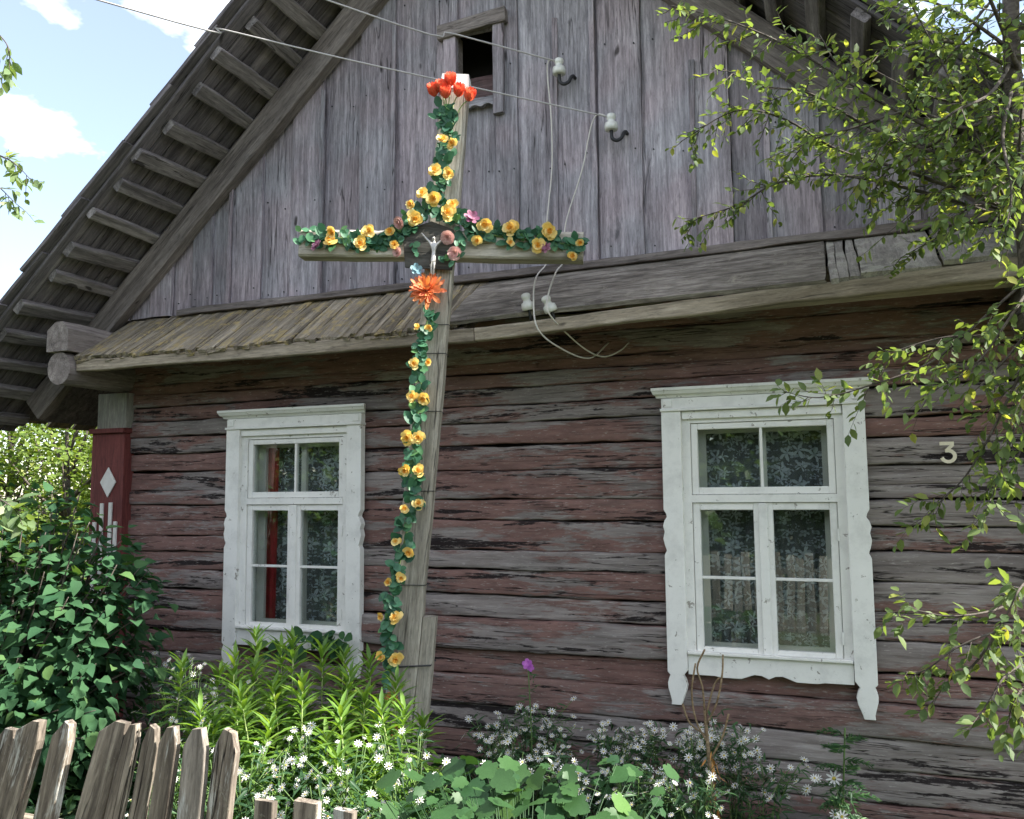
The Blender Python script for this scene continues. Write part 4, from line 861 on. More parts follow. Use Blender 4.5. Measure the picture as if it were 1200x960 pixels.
def roses(root, lst, me, size, name='rose', depth=.085, squash=1.0):
    for (u, v) in lst:
        nn = ND + Vector((fr_.uniform(-.35, .35), 0, fr_.uniform(-.35, .35)))
        nn = nn + Vector((fr_.uniform(-.45, .45), 0, fr_.uniform(-.3, .5)))
        link(name, fr_.choice(me) if isinstance(me, list) else me, face(cp3(u + fr_.uniform(-.006, .006), v + fr_.uniform(-.012, .012), -depth - fr_.uniform(0, .012)), nn, size * fr_.uniform(.78, 1.2), fr_.uniform(0, 6)), root)
g1 = garland('rose_garland', 'long garland of paired yellow roses hanging down the cross post', GAR_AX_POST, .019, .026, 3)
roses(g1, ROSE_POST, rose_me, .029); roses(g1, FADED, faded_me, .030)
g2 = garland('rose_garland', 'short garland of yellow roses above the cross arms', GAR_AX_TOP, .020, .030, 4)
roses(g2, ROSE_TOP, rose_me, .033)
g3 = garland('rose_garland', 'garland of yellow roses draped along the cross arms', GAR_AX_ARM, .017, .034, 4, -.072)
roses(g3, ROSE_ARM, rose_me, .034, depth=.095); roses(g3, ROSE_WREATH, rose_me, .038, depth=.115); roses(g3, ROSE_PINK, pink_me, .030, depth=.10)
roses(g3, MAUVE, mauve_me, .038, 'blossom', .098); roses(g3, [CORPUS[4]], blue_me, .026, 'blossom', .09)
for (u, v) in [a for a in GAR_DROP for _ in range(6)] + [(-.12 + fr_.uniform(-.05, .05), 2.86 + fr_.uniform(-.1, .06)) for _ in range(12)]:
    gar_leaf(g3, u + fr_.uniform(-.03, .03), v + fr_.uniform(-.02, .02), .085 + fr_.uniform(0, .02), fr_.uniform(.03, .045))
sroot = link('spiky_flower', spiky_me, face(cp3(SPIKY[0], SPIKY[1], -.075), ND + Vector((.05, 0, .35)), .092, .4))
tag(sroot, 'large spiky orange artificial flower below the crucifix figure', 'flower')
bq = empty('red_bouquet', cp3(.02, 3.36, -.06)); tag(bq, 'bunch of red artificial roses at the top of the cross', 'bouquet')
for i, (u, v) in enumerate(RED):
    p = cp3(u, v - .03, -.08 - .01 * (i % 3)); dn = (Vector(CW.to_3x3() @ Vector((u * 3.0, -.75, .75)))).normalized()
    link('bloom', red_me, face(p, dn, .046, i * 1.1), bq)
    tube('stem', smooth_path([p, cp3(u * .6 + .005, v - .07, -.07), cp3(.012 + u * .1, 3.36, -.062)], 4), .003, M['pale_stem'], bq, 5)
for i in range(26): gar_leaf(bq, .012 + fr_.uniform(-.045, .045), fr_.uniform(3.36, 3.50), .068 + fr_.uniform(0, .02), fr_.uniform(.04, .06))
# crucifix figure: one skinned body with bowed head, raised arms, legs together
cv = {'pelvis': (.013, 2.722), 'waist': (.012, 2.748), 'chest': (.010, 2.782), 'neck': (.008, 2.803), 'head': (.004, 2.826), 'sl': (-.012, 2.797), 'sr': (.029, 2.794), 'el': (-.034, 2.818), 'er': (.046, 2.811),
      'hl': (-.058, 2.842), 'hr': (.062, 2.832), 'kl': (.006, 2.685), 'kr': (.020, 2.685), 'fl': (.011, 2.640), 'fr': (.020, 2.638)}
rad = {'pelvis': .0135, 'waist': .0105, 'chest': .0145, 'neck': .006, 'head': .0105, 'sl': .007, 'sr': .007, 'el': .0048, 'er': .0048, 'hl': .0042, 'hr': .0042, 'kl': .0066, 'kr': .0066, 'fl': .0046, 'fr': .0046}
cv = {k_: (a_ + .006, b_ + .019) for k_, (a_, b_) in cv.items()}
keys = list(cv); base = cp3(.021, 2.657, -.092)
me = bpy.data.meshes.new('crucifix_figure')
dy = {'head': -.006, 'kl': -.008, 'kr': -.008}
me.from_pydata([cp3(cv[k][0], cv[k][1], -.098 + dy.get(k, 0)) - base for k in keys], [(keys.index(a), keys.index(b)) for a, b in
    (('pelvis', 'waist'), ('waist', 'chest'), ('chest', 'neck'), ('neck', 'head'), ('chest', 'sl'), ('chest', 'sr'), ('sl', 'el'), ('el', 'hl'), ('sr', 'er'), ('er', 'hr'), ('pelvis', 'kl'), ('pelvis', 'kr'), ('kl', 'fl'), ('kr', 'fr'))], [])
me.materials.append(M['silver'])
cf = link('crucifix_figure', me, Matrix.Translation(base)); tag(cf, 'small silver crucifix figure with arms spread on the cross', 'figure')
sk = cf.modifiers.new('skin', 'SKIN'); sk.use_smooth_shade = True
for i, k in enumerate(keys): me.skin_vertices[0].data[i].radius = (rad[k], rad[k]); me.skin_vertices[0].data[i].use_root = (k == 'pelvis')
ss = cf.modifiers.new('subsurf', 'SUBSURF'); ss.levels = 2; ss.render_levels = 2

# ------------------------------------------------------------------ picket fence by the garden
fence = empty('picket_fence', (1.7, -2.42, 0)); tag(fence, 'weathered leaning picket fence in front of the flower bed', 'fence')
#        x at top, width, top z, lean in degrees, blunt
PK = [(.62, .09, .84, 15, 0), (.74, .09, .86, 14, 0), (.86, .085, .85, 16, 0), (.985, .09, .83, 16, 0), (1.11, .085, .865, 17, 0), (1.232, .098, .912, 17, 0), (1.352, .070, .910, 12, 0), (1.545, .098, .928, 16, 0), (1.630, .055, .926, 13, 0), (1.694, .050, .922, 10, 0), (1.775, .064, .932, 8, 0), (1.862, .076, .932, 4, 0), (1.962, .074, .932, 5.5, 0),
      (2.105, .062, .760, 2, 1), (2.232, .078, .770, 2, 1), (2.362, .060, .768, 3, 1), (2.50, .07, .74, 2, 1), (2.63, .07, .72, 3, 1), (2.76, .07, .70, 2, 1), (2.9, .07, .68, 2, 1)]
for i, (x, w, zt, ln, bl_) in enumerate(PK):
    lean = math.tan(R(ln)); T_ = .030 if i in (5, 6) else .024
    top = Vector((x, -2.42 + .006 * ((i * 7) % 5 - 2), zt)); bot = Vector((x - lean * (zt - .06), -2.44, .06))
    Wm, L_ = frame_of(bot, top, (1, 0, 0))
    V, F = [], []; seg = 8; ys = (-T_ / 2, T_ / 2); tip = 0 if bl_ else .055
    me = plank_mesh(L_ - tip, w, T_, M['picket_white'] if i in (11,) else M['picket'], seg=10, seed=600 + i, wob=.003, end=.004 if bl_ else .0, warp=.003, prof=[(-.5, -.46), (-.44, -.5), (.44, -.5), (.5, -.46), (.5, .46), (.44, .5), (-.44, .5), (-.5, .46)])
    if not bl_:
        k = 10 * 8; vs = [me.vertices[k + j].co.copy() for j in range(8)]
        import bmesh
        bm = bmesh.new(); bm.from_mesh(me); bm.verts.ensure_lookup_table()
        f_end = [f for f in bm.faces if all(v.index >= k for v in f.verts)][0]
        r_ = bmesh.ops.extrude_discrete_faces(bm, faces=[f_end]); nf = r_['faces'][0]
        off = .12 if i % 3 else -.1
        for v in nf.verts: v.co.x += tip + .012 * (1 if v.co.z * off > 0 else -1) * .3; v.co.z = v.co.z * (.42 if i not in (5, 6) else .30) + (w * .22 if i in (5, 6, 7) else w * .04)
        bm.to_mesh(me); bm.free()
    me.name = 'picket'; link('picket', me, Wm, fence)
for z in (.28, .56): plank('rail', (.45, -2.385, z), (3.0, -2.385, z + .01), .06, .035, (0, 0, 1), M['picket'], fence, seg=10, seed=int(z * 100), wob=.004)
for x in (.80, 2.02, 2.95): plank('fence_post', (x, -2.33, -.02), (x + .01, -2.33, .66), .09, .08, (1, 0, 0), M['picket'], fence, seg=4, seed=int(x * 30), wob=.004)

# pale fence and trees behind the viewer, mirrored in the panes
ff = empty('board_fence', (2.5, -6.1, 0)); tag(ff, 'pale sunlit picket fence mirrored in the window beside the house number', 'fence')
pmesh = [plank_mesh(.92, .088, .02, M['farpicket'], seg=3, seed=700 + i, wob=.003, chop=.03) for i in range(4)]
x = -1.0; j = 0
while x < 6.4:
    link('picket', pmesh[j % 4], frame_of((x, -6.1, .0 - .03 * (j % 3)), (x + .02 * ((j * 5) % 3 - 1), -6.1, .92), (1, 0, 0))[0], ff); x += .118; j += 1
for z in (.3, .68): plank('rail', (-1.1, -6.13, z), (6.45, -6.13, z), .06, .03, (0, 0, 1), M['farpicket'], ff, seg=4, seed=3)

# ------------------------------------------------------------------ trees
def tree(name, label, loc, h, rad, mat, n_clump, per, lsize, group=None, trunk_r=.12, seed=0, low=.25, tp=LEAF_SIMPLE):
    g = random.Random(seed); root = empty(name, loc); tag(root, label, 'tree', group); o = Vector(loc)
    parts = []; top = o + Vector((g.uniform(-.3, .3), g.uniform(-.3, .3), h * .82))
    tr = smooth_path([o + Vector((0, 0, -.05)), o + Vector((g.uniform(-.1, .1), g.uniform(-.1, .1), h * .3)), top], 5)
    tube('trunk', tr, [trunk_r * (1 - .85 * i / (len(tr) - 1)) for i in range(len(tr))], M['bark'], root, 8)
    lv = Leaves(); cen = o + Vector((0, 0, h * (low + (1 - low) / 2))); rz = h * (1 - low) / 2
    for k in range(n_clump):
        while True:
            v = Vector((g.uniform(-1, 1), g.uniform(-1, 1), g.uniform(-1, 1)))
            if .25 < v.length < 1: break
        v = v.normalized() * (v.length ** .45) * (1 + .25 * nz(v.x * 2 + seed, v.y * 2, v.z * 2))
        c_ = cen + Vector((v.x * rad, v.y * rad, v.z * rz)); cr = rad * g.uniform(.14, .26)
        if k % 5 == 0:
            st = tr[min(len(tr) - 1, max(1, int(len(tr) * min(.95, max(.1, (c_.z - o.z) / h * .8)))))]
            parts.append(tube_geo([st, (st + c_) / 2 + Vector((0, 0, -.05 * rad)), c_], [trunk_r * .35, trunk_r * .22, trunk_r * .06], 5))
        for _ in range(per):
            d = Vector((g.gauss(0, 1), g.gauss(0, 1), g.gauss(0, .7))) * cr * .6
            dn = Vector((g.uniform(-1, 1), g.uniform(-1, 1), g.uniform(-.9, .4))); nn = Vector((g.uniform(-.6, .6), g.uniform(-.6, .6), 1)) + v * .5
            lv.add(c_ + d, dn, nn, lsize * g.uniform(.6, 1.3))
    V, F = join_geo(parts); base = o
    link('limbs', mesh('limbs', [Vector(q) - base for q in V], F, M['bark'], True), Matrix.Translation(base), root)
    lv.build('crown', tp, mat, root)
    return root
tree('garden_tree', 'sunlit yellow green tree seen below the eave beside the red corner board', (-9.2, 7.0, 0), 3.9, 1.7, M['leaf_far'], 150, 60, .11, 'sunlit trees behind the house', seed=3, low=.05)
tree('garden_tree', 'tall pale green tree behind the lilac bush, below the eave end', (-11.6, 7.6, 0), 4.4, 1.9, M['leaf_far'], 160, 60, .12, 'sunlit trees behind the house', seed=5, low=.05)
tree('garden_tree', 'broad far tree filling the gap between eave and lilac bush', (-11.5, 11.5, 0), 5.0, 2.4, M['leaf_far'], 150, 50, .16, 'sunlit trees behind the house', seed=8, low=.05)
tree('garden_tree', 'low rounded sunlit tree in the gap nearest the red corner board', (-7.4, 7.6, 0), 3.3, 1.4, M['leaf_far'], 120, 60, .11, 'sunlit trees behind the house', seed=9, low=.05)
for i, (x, y, h, r_) in enumerate(((8.5, 9.0, 4.2, 1.9), (11.0, 6.5, 4.4, 2.0), (13.5, 11.0, 5.0, 2.4), (10.0, 13.0, 4.6, 2.2))):
    tree('garden_tree', 'leafy tree standing beyond the far side wall of the house', (x, y, 0), h, r_, M['leaf_far'], 120, 50, .14, 'trees beyond the far side wall', .12, 60 + i, low=.05)
for i, (x, y, h, r_) in enumerate(((1.6, -8.6, 4.2, 1.7), (4.6, -9.0, 4.4, 1.8), (-1.6, -8.8, 4.2, 1.8), (-5.0, -8.6, 4.0, 1.9), (-8.5, -8.2, 4.0, 1.9), (3.1, -10.4, 4.8, 1.9))):
    tree('orchard_tree', 'leafy green tree mirrored in the window panes', (x, y, 0), h, r_, M['leaf_back'], 210, 60, .19, 'trees mirrored in the panes', .16, 20 + i, low=.08)

# branches with twigs and leaves
def leafy(branches, lv, parts, r0, twig_len, twig_n, leaf, gap, droop=.35, gg=rng):
    for b in branches:
        pts = smooth_path(b, 5); n_ = len(pts)
        parts.append(tube_geo(pts, [r0 * (1 - .8 * i / (n_ - 1)) for i in range(n_)], 6))
        Lb = sum((pts[i + 1] - pts[i]).length for i in range(n_ - 1)); nt = int(twig_n * Lb)
        for k in range(nt):
            t_ = (k + gg.random()) / nt; t_ = .08 + .92 * t_; i = min(n_ - 2, int(t_ * (n_ - 1))); p = pts[i].lerp(pts[i + 1], t_ * (n_ - 1) - i)
            d = (pts[i + 1] - pts[i]).normalized() * .7 + Vector((gg.gauss(0, .6), gg.gauss(0, .5), gg.gauss(-.05, .55))); d.normalize()
            ln = twig_len * gg.uniform(.35, 1.2) * (1 - .35 * t_); q = p + d * ln * .5 + Vector((0, 0, -.02)); e = p + d * ln + Vector((0, 0, -droop * ln * gg.uniform(.2, 1.0)))
            tp = [p, q, e]; parts.append(tube_geo(tp, [r0 * .28, r0 * .2, r0 * .08], 4))
            m = max(3, int(ln / gap))
            for j in range(m + 1):
                f = (j + .5) / (m + 1); c_ = p.lerp(q, f * 2) if f < .5 else q.lerp(e, f * 2 - 1)
                s_ = (e - p).normalized(); a = Vector((gg.gauss(0, 1), gg.gauss(0, 1), gg.gauss(0, 1))); a = (a - s_ * a.dot(s_)).normalized()
                dd = s_ * .55 + a * .8 + Vector((0, 0, -.30)); nn = Vector((gg.gauss(0, .45), gg.gauss(-.25, .45), 1))
                lv.add(c_, dd, nn, leaf * gg.uniform(.65, 1.25))
tree_root = empty('plum_tree', (4.33, -1.0, 0)); tag(tree_root, 'small leafed fruit tree reaching over the gable and windows', 'tree')
tube('trunk', smooth_path([(4.36, -1.0, -.05), (4.335, -1.0, 1.2), (4.30, -1.0, 2.4), (4.285, -1.0, 3.15), (4.32, -1.02, 3.9), (4.36, -1.0, 4.6)], 5), [.055 - .0016 * i for i in range(26)], M['bark'], tree_root, 9)
lv = Leaves(); parts = []
leafy(BR_B, lv, parts, .008, .21, 30, .039, .019)
fill = []
for i in range(13):
    p0 = Vector((4.28, -1.0, rng.uniform(2.45, 3.6))); e = Vector((rng.uniform(3.72, 4.35), rng.uniform(-1.45, -.62), rng.uniform(2.5, 3.55)))
    fill.append([p0, p0.lerp(e, .5) + Vector((0, 0, .05)), e])
leafy(fill, lv, parts, .006, .24, 24, .040, .021)
BR_C[2] = BR_C[2][:3]; BR_C[6] = BR_C[6][:3]
leafy(BR_C, lv, parts, .006, .19, 23, .045, .022, .6)
side_b = []
for i in range(26):
    a = rng.uniform(-1.9, 1.9) ; z0 = rng.uniform(1.6, 4.4); ln = rng.uniform(.5, 1.15)
    p0 = Vector((4.31, -1.0, z0)); d = Vector((math.cos(a), math.sin(a) * .55, rng.uniform(-.05, .5)))
    if p0.x + d.x * ln < 4.45 and -1.0 + d.y * ln > -.75: d.y = -abs(d.y)
    side_b.append([p0, p0 + d * ln * .5, p0 + d * ln + Vector((0, 0, -.08))])
leafy(side_b, lv, parts, .010, .34, 15, .050, .028)
lv.build('crown', LEAF_OVATE, M['leaf_tree'], tree_root, keep=220)
lv2 = Leaves(); leafy(BR_D, lv2, parts, .005, .15, 20, .047, .021, .5)
lv2.build('low_shoots', LEAF_OVATE, M['leaf_tree'], tree_root, keep=80)
V, F = join_geo(parts); o = Vector((4.33, -1.0, 0))
link('branches', mesh('branches', [Vector(q) - o for q in V], F, M['bark'], True), Matrix.Translation(o), tree_root)
# pale tree reaching in at the sky side
lt = empty('apple_tree', (-.95, -1.75, 0)); tag(lt, 'pale leafed branch tips reaching into the sky beside the roof', 'tree')
tube('trunk', smooth_path([(-1.15, -1.75, -.05), (-1.0, -1.7, 1.5), (-.85, -1.65, 3.2), (-.75, -1.6, 4.4)], 5), [.06 - .0025 * i for i in range(16)], M['bark'], lt, 8)
lv = Leaves(); parts = []
ext = []
for b in BR_LEFT[:4]: ext.append([(-.86 - .1 * (b[0][2] < 2), -1.66, b[0][2] - .15)] + b)
leafy(ext, lv, parts, .007, .15, 13, .060, .030, .6)
leafy([[(-.9, -1.68, 2.5 + .3 * i), (-1.3 - .1 * i, -1.8 + .2 * (i % 3), 2.8 + .3 * i), (-1.8, -1.9 + .3 * (i % 3), 2.9 + .3 * i)] for i in range(6)], lv, parts, .01, .3, 14, .055, .03)
lv.build('crown', LEAF_OVATE, M['leaf_pale'], lt, keep=40)
V, F = join_geo(parts); o = Vector((-.95, -1.75, 0)); parts = []
lvl = Leaves(); leafy([[(-.99, -1.70, 1.55)] + BR_LEFT[4]], lvl, parts, .007, .15, 13, .075, .030, .6)
Vl, Fl = join_geo(parts); link('low_branch', mesh('low_branch', [Vector(q) - o for q in Vl], Fl, M['bark'], True), Matrix.Translation(o), lt)
lvl.build('low_leaves', LEAF_OVATE, M['leaf_pale'], lt, keep=20)
link('branches', mesh('branches', [Vector(q) - o for q in V], F, M['bark'], True), Matrix.Translation(o), lt)

# ------------------------------------------------------------------ lilac bush at the corner
def bush(name, label, base, cen, rad3, nst, mat, tp, leaf, n_leaf, keep, cat='bush', seed=0, group=None):
    g = random.Random(seed); root = empty(name, base); tag(root, label, cat, group); o = Vector(base); parts = []; lv = Leaves(); cen = Vector(cen)
    for k in range(nst):
        while True:
            v = Vector((g.uniform(-1, 1), g.uniform(-1, 1), g.uniform(-.6, 1)))
            if v.length < 1: break
        v = v.normalized() * (.45 + .55 * g.random() ** .5)
        e = cen + Vector((v.x * rad3[0], v.y * rad3[1], v.z * rad3[2])); s0 = o + Vector((g.uniform(-.2, .2), g.uniform(-.12, .12), 0)); m = s0.lerp(e, .5) + Vector((0, 0, .12))
        pts = smooth_path([s0, m, e], 5); parts.append(tube_geo(pts, [.012 * (1 - .8 * i / (len(pts) - 1)) for i in range(len(pts))], 5))
        for j in range(n_leaf):
            f = 1 - .62 * g.random() ** 1.3; i = min(len(pts) - 2, int(f * (len(pts) - 1))); p = pts[i].lerp(pts[i + 1], f * (len(pts) - 1) - i) + Vector((g.gauss(0, .06), g.gauss(0, .06), g.gauss(0, .05)))
            out = (p - cen); out = Vector((out.x / rad3[0], out.y / rad3[1], out.z / rad3[2])).normalized()
            dd = out * .6 + Vector((g.gauss(0, .5), g.gauss(0, .5), -.35 + g.gauss(0, .3))); nn = out * .8 + Vector((g.gauss(0, .3), g.gauss(0, .3), .8))
            lv.add(p, dd, nn, leaf * g.uniform(.6, 1.2))
    V, F = join_geo(parts); link('stems', mesh('stems', [Vector(q) - o for q in V], F, M['bark'], True), Matrix.Translation(o), root)
    lv.build('foliage', tp, mat, root, keep=keep); return root
bush('lilac_bush', 'dense dark green lilac bush beside the red corner board', (-.72, -.95, 0), (-.52, -1.0, .74), (.90, .52, .96), 235, M['leaf_lilac'], LEAF_HEART, .080, 26, 300, seed=2)
bush('lilac_bush', 'dark lilac bush taller, spreading away from the house corner', (-1.75, -1.1, 0), (-1.5, -1.1, 1.12), (.85, .6, 1.22), 150, M['leaf_lilac'], LEAF_HEART, .080, 26, 0, seed=6)

# ------------------------------------------------------------------ flower bed
pg = random.Random(33)
STALK_LAB = 'tall green garden stalk with narrow whorled leaves in the flower bed'
EXTRA = [(x + pg.uniform(-.12, .12), y + pg.uniform(-.15, .15), z - pg.uniform(.08, .25)) for (x, y, z) in PHLOX]
for i, (x, y, z) in enumerate(PHLOX + EXTRA):
    bx, by = x + pg.uniform(-.10, .10), y + pg.uniform(-.08, .08); root = empty('garden_stalk', (bx, by, 0)); tag(root, STALK_LAB, 'plant', 'tall stalks between fence and window')
    pts = smooth_path([(bx, by, -.02), ((bx + x) / 2 + pg.uniform(-.03, .03), (by + y) / 2, z * .5), (x, y, z - .05)], 6)
    tube('stem', pts, [.0055 * (1 - .6 * k / (len(pts) - 1)) for k in range(len(pts))], M['pale_stem'], root, 5)
    lv = Leaves(); n_l = 84
    for k in range(n_l):
        f = .22 + .78 * (k / n_l) ** .8; j = min(len(pts) - 2, int(f * (len(pts) - 1))); p = pts[j].lerp(pts[j + 1], f * (len(pts) - 1) - j)
        a = k * 2.4 + pg.uniform(-.3, .3); rise = -.05 + 1.9 * max(0, (f - .72) / .28) ** 1.5
        dd = Vector((math.cos(a), math.sin(a), rise + pg.uniform(-.15, .15))); lv.add(p, dd, Vector((-math.cos(a) * rise * .8, -math.sin(a) * rise * .8, 1)), (.15 - .055 * max(0, (f - .6) / .4)) * pg.uniform(.75, 1.15))
    lv.build('leaves', LEAF_LANCE, M['leaf_phlox'], root, stuff=False)
# white asters
aV, aT, aI = [], [], []
v, t_ = petal_ring(9, .14, 1.0, .12, .05, .12, 0, .15); aV += v; aT += t_; aI += [0] * len(t_)
k = len(aV)
for rr_, z in ((.26, .06), (.18, .16)):
    for j in range(8): aV.append((rr_ * math.cos(j * math.pi / 4), rr_ * math.sin(j * math.pi / 4), z))
aV.append((0, 0, .2))
for j in range(8):
    a, b = k + j, k + (j + 1) % 8; aT += [(a, b, b + 8), (a, b + 8, a + 8), (a + 8, b + 8, k + 16)]; aI += [1] * 3
aster_me = fast_mesh('flower_head', np.array(aV), np.array(aT), [M['aster'], M['disc']], aI, True)
def aster(x, y, h, spread, nh, label, group, big=1.0, nst=7):
    root = empty('aster_clump', (x, y, 0)); tag(root, label, 'flowers', group); parts = []; lv = Leaves(); o = Vector((x, y, 0))
    for s in range(nst):
        a = pg.uniform(0, 6.28); r_ = spread * pg.uniform(.2, 1); e = o + Vector((math.cos(a) * r_, math.sin(a) * r_, h * pg.uniform(.78, 1.05)))
        pts = smooth_path([o + Vector((pg.uniform(-.05, .05), pg.uniform(-.05, .05), -.02)), o.lerp(e, .5) + Vector((0, 0, .08)), e], 4); parts.append(tube_geo(pts, [.0035 * (1 - .6 * i / (len(pts) - 1)) for i in range(len(pts))], 4))
        for k in range(46):
            f = .15 + .85 * pg.random(); j = min(len(pts) - 2, int(f * (len(pts) - 1))); p = pts[j].lerp(pts[j + 1], f * (len(pts) - 1) - j) + Vector((pg.gauss(0, .03), pg.gauss(0, .03), pg.gauss(0, .025)))
            lv.add(p, Vector((pg.gauss(0, 1), pg.gauss(0, 1), pg.gauss(0, .5))), Vector((pg.gauss(0, .4), pg.gauss(0, .4), 1)), pg.uniform(.035, .07))
        for k in range(max(1, round(nh / nst))):
            hp = e + Vector((pg.gauss(0, .055), pg.gauss(0, .055), pg.uniform(-.10, .035))); parts.append(tube_geo([pts[-3], hp], .0016, 4))
            link('flower_head', aster_me, face(hp, Vector((pg.gauss(0, .5), -.55 + pg.gauss(0, .35), .75)), .0172 * big * pg.uniform(.7, 1.3), pg.uniform(0, 6)), root)
    V, F = join_geo(parts); link('stems', mesh('stems', [Vector(q) - o for q in V], F, M['stem_green'], True), Matrix.Translation(o), root)
    lv.build('leaves', LEAF_LANCE, M['leaf_aster'], root, stuff=False)
AB = 'white aster clump in the shade at the foot of the log wall'; AF = 'white aster clump among the stalks behind the picket fence'
for (x, y, h) in ((1.98, -.42, .50), (2.16, -.35, .54), (2.32, -.50, .48), (2.50, -.38, .50), (2.68, -.52, .45), (2.82, -.38, .50), (2.98, -.50, .52), (3.14, -.42, .55), (3.26, -.55, .44), (2.22, -.80, .50), (2.50, -.85, .46), (2.78, -.85, .46), (3.02, -.85, .46)): aster(x, y, h, .16, 28, AB, 'asters along the log wall')
for (x, y, h) in ((1.62, -1.95, .72), (1.82, -2.02, .70), (2.02, -1.92, .74), (2.2, -1.75, .72), (2.12, -2.1, .66), (2.34, -2.0, .64), (1.42, -2.05, .74), (1.20, -1.55, .80), (1.75, -1.75, .78), (.72, -1.15, .82), (1.55, -2.15, .66)): aster(x, y, h, .15, 28, AF, 'asters behind the picket fence', .78)
aster(.18, -.72, .72, .16, 18, 'white aster clump between lilac bush and white window', None)
aster(3.58, -.62, .40, .06, 4, 'few large white daisies at the foot of the wall beside the feathery plant', None, 1.9, 4)
# lobed leaf bush low in front
g = random.Random(12); cr_ = empty('currant_bush', (2.72, -2.05, 0)); tag(cr_, 'low bush with broad lobed bright green leaves before the asters', 'bush'); parts = []; lv = Leaves(); o = Vector((2.72, -2.05, 0))
for k in range(190):
    x = g.uniform(2.28, 3.10); y = g.uniform(-2.3, -1.70); z = .69 + .07 * nz(x * 3, y * 3, 1) + .03 * (1 - abs(x - 2.7) / .5) + g.uniform(-.14, .02) + .10 * (y + 2.2) * .3
    e = Vector((x, y, z)); parts.append(tube_geo([o + Vector((g.uniform(-.1, .1), g.uniform(-.1, .1), 0)), o.lerp(e, .6) + Vector((0, 0, .05)), e], [.003, .002, .0012], 4))
    a = g.uniform(0, 6.28); lv.add(e, Vector((math.cos(a), math.sin(a) - .5, -.15)), Vector((g.gauss(0, .25), -.45 + g.gauss(0, .45), .8)), g.choice((.035, .045, .06, .075, .095)) * g.uniform(.85, 1.15))
lv.build('leaves', LEAF_LOBED, M['leaf_currant'], cr_, keep=300)
V, F = join_geo(parts); link('stems', mesh('stems', [Vector(q) - o for q in V], F, M['leaf_aster'], True), Matrix.Translation(o), cr_)
# dry stalk before the right window
ds = empty('dry_stalk', (3.06, -.62, 0)); tag(ds, 'bare brown dried stalk with forked twigs below the white window', 'plant')
st = smooth_path([(3.07, -.62, -.02), (3.06, -.62, .25), (3.045, -.62, .50), (3.035, -.62, .66)], 4)
tube('stem', st, [.013 - .0006 * i for i in range(len(st))], M['dead'], ds, 7)
for tw in ([(3.045, -.62, .52), (3.00, -.64, .62), (2.985, -.64, .74), (3.005, -.64, .86)], [(3.035, -.62, .66), (3.03, -.63, .76), (3.01, -.63, .84), (3.045, -.63, .92)], [(3.04, -.62, .60), (3.09, -.63, .70), (3.115, -.62, .82), (3.12, -.62, .90)], [(3.04, -.62, .64), (3.075, -.61, .76), (3.10, -.61, .80)], [(3.045, -.62, .55), (2.97, -.62, .60), (2.94, -.62, .68)], [(3.05, -.62, .45), (3.11, -.65, .56), (3.14, -.65, .66)]):
    tube('twig', smooth_path(tw, 4), .0045, M['dead'], ds, 5)
lv = Leaves()
for k in range(40):
    z = g.uniform(.1, .5); lv.add((3.06 + g.gauss(0, .015), -.62 + g.gauss(0, .015), z), (g.gauss(0, .4), g.gauss(0, .4), -1), (g.gauss(0, 1), g.gauss(0, 1), .2), g.uniform(.04, .08))
lv.build('dry_leaves', LEAF_LANCE, M['faded'], ds, stuff=False)
# feathery green plant
fp = empty('feathery_plant', (3.58, -.5, 0)); tag(fp, 'slender feathery green plant against the lowest logs', 'plant'); lv = Leaves()
tube('stem', smooth_path([(3.57, -.5, -.02), (3.58, -.5, .3), (3.60, -.48, .60)], 4), .004, M['stem_green'], fp, 5)
for k in range(18):
    z = .10 + .028 * k; a = k * 2.4; d = Vector((math.cos(a), math.sin(a) * .7, .15 + .02 * k)).normalized(); p0 = Vector((3.578 + z * .02, -.5, z)); ln = .17 * (1 - .4 * k / 18)
    for j in range(12):
        f = (j + 1) / 12; dr = Vector((0, 0, -.05 * f * f))
        for s in (-1, 1):
            for q in range(2): lv.add(p0 + d * ln * f + dr + rv(.006), d * .7 + Vector((-d.y, d.x, .3 * q - .1)) * s, Vector((g.gauss(0, .4), -.5, 1)), .044 * (1.15 - .6 * f))
lv.build('leaves', LEAF_LANCE, M['leaf_currant'], fp, stuff=False)
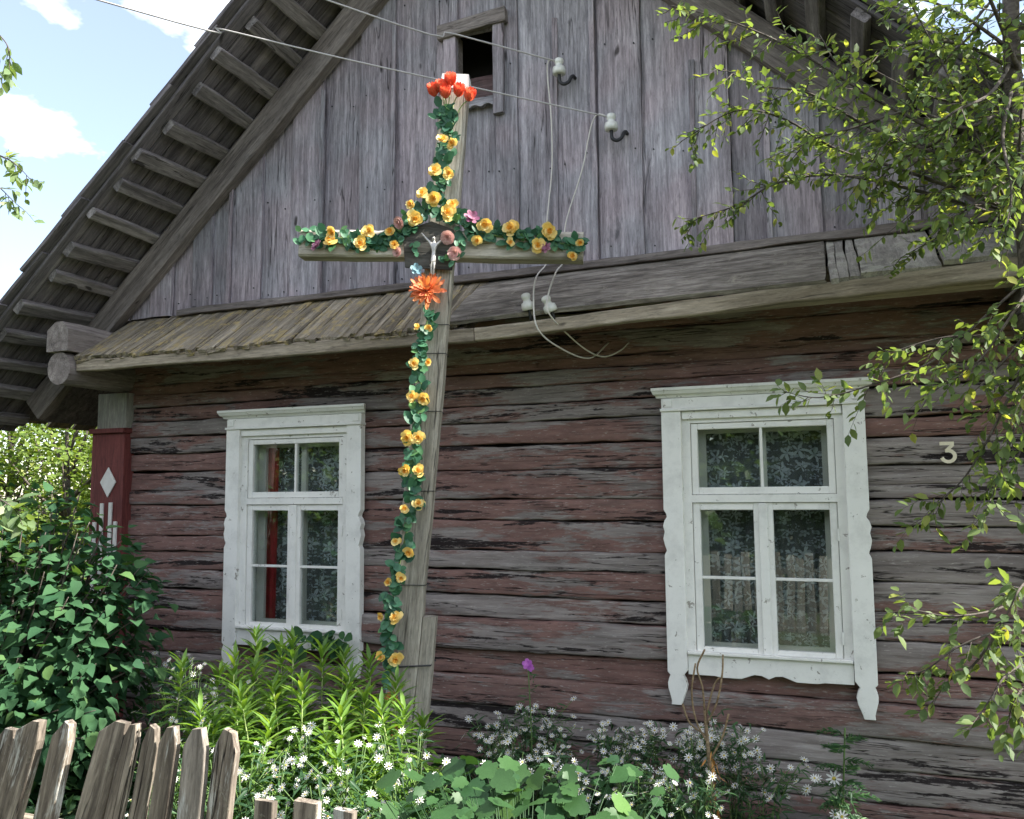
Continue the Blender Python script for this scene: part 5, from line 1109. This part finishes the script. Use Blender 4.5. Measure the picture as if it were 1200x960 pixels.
# single purple flower
pf = empty('purple_flower', (2.20, -.5, 0)); tag(pf, 'single purple flower on a thin stem above the asters', 'flower')
tube('stem', smooth_path([(2.20, -.5, -.02), (2.195, -.5, .4), (2.18, -.5, .765)], 4), .003, M['stem_green'], pf, 5)
pm_ = flower_mesh('blossom', [((5, .05, 1, .42, 0, .2, 0, .1), 0), ((5, .03, .6, .3, .15, .4, .5, .2), 0)], [M['purple']])
link('blossom', pm_, face(Vector((2.178, -.505, .782)), (0, -1, .4), .026, .3), pf); link('blossom', pm_, face(Vector((2.192, -.500, .765)), (.5, -1, .1), .018, .9), pf)
lv = Leaves()
for k in range(26): lv.add((2.19 + g.gauss(0, .012), -.5 + g.gauss(0, .01), g.uniform(.45, .75)), (g.gauss(0, 1), g.gauss(0, 1), .3), (0, -.4, 1), g.uniform(.03, .055))
lv.build('leaves', LEAF_LANCE, M['leaf_currant'], pf, stuff=False)
# rambling leaves along the left window sill
iv = empty('climbing_vine', (.62, -.35, 0)); tag(iv, 'dark rounded leaves climbing to the sill of the window beside the red drape', 'vine'); lv = Leaves()
vp = smooth_path([(.62, -.35, 0), (.55, -.25, .4), (.48, -.12, .70), (.62, -.11, .74), (.80, -.10, .76), (.92, -.10, .75)], 6)
tube('stem', vp, .004, M['stem_green'], iv, 5)
for k in range(46):
    p = vp[min(len(vp) - 1, int(4 + g.random() ** .7 * (len(vp) - 4)))]; lv.add(p + Vector((g.gauss(0, .04), -.02, g.gauss(0, .03))), (g.gauss(0, 1), -.4, g.gauss(-.3, .5)), (g.gauss(0, .3), -1, .6), g.uniform(.05, .085))
lv.build('leaves', LEAF_ROUND, M['leaf_lilac'], iv, keep=46)
# low ground cover under everything
lv = Leaves(); g = random.Random(77)
while len(lv.p) < 9000:
    x = g.uniform(-2.6, 4.4); y = g.uniform(-2.6, -.12); 
    h = .34 if y < -.9 else .22
    if x > 3.2: h *= .45
    z = h * g.random() * (.6 + .5 * nz(x * 2, y * 2, 0)); lv.add((x, y, max(.01, z)), (g.gauss(0, 1), g.gauss(0, 1), g.gauss(.5, .5)), (g.gauss(0, .5), g.gauss(0, .5), 1), g.uniform(.05, .11))
gc = lv.build('ground_cover', LEAF_OVATE, M['leaf_aster'], None); tag(gc, 'low dark leaves covering the flower bed soil', 'ground cover', kind='stuff')
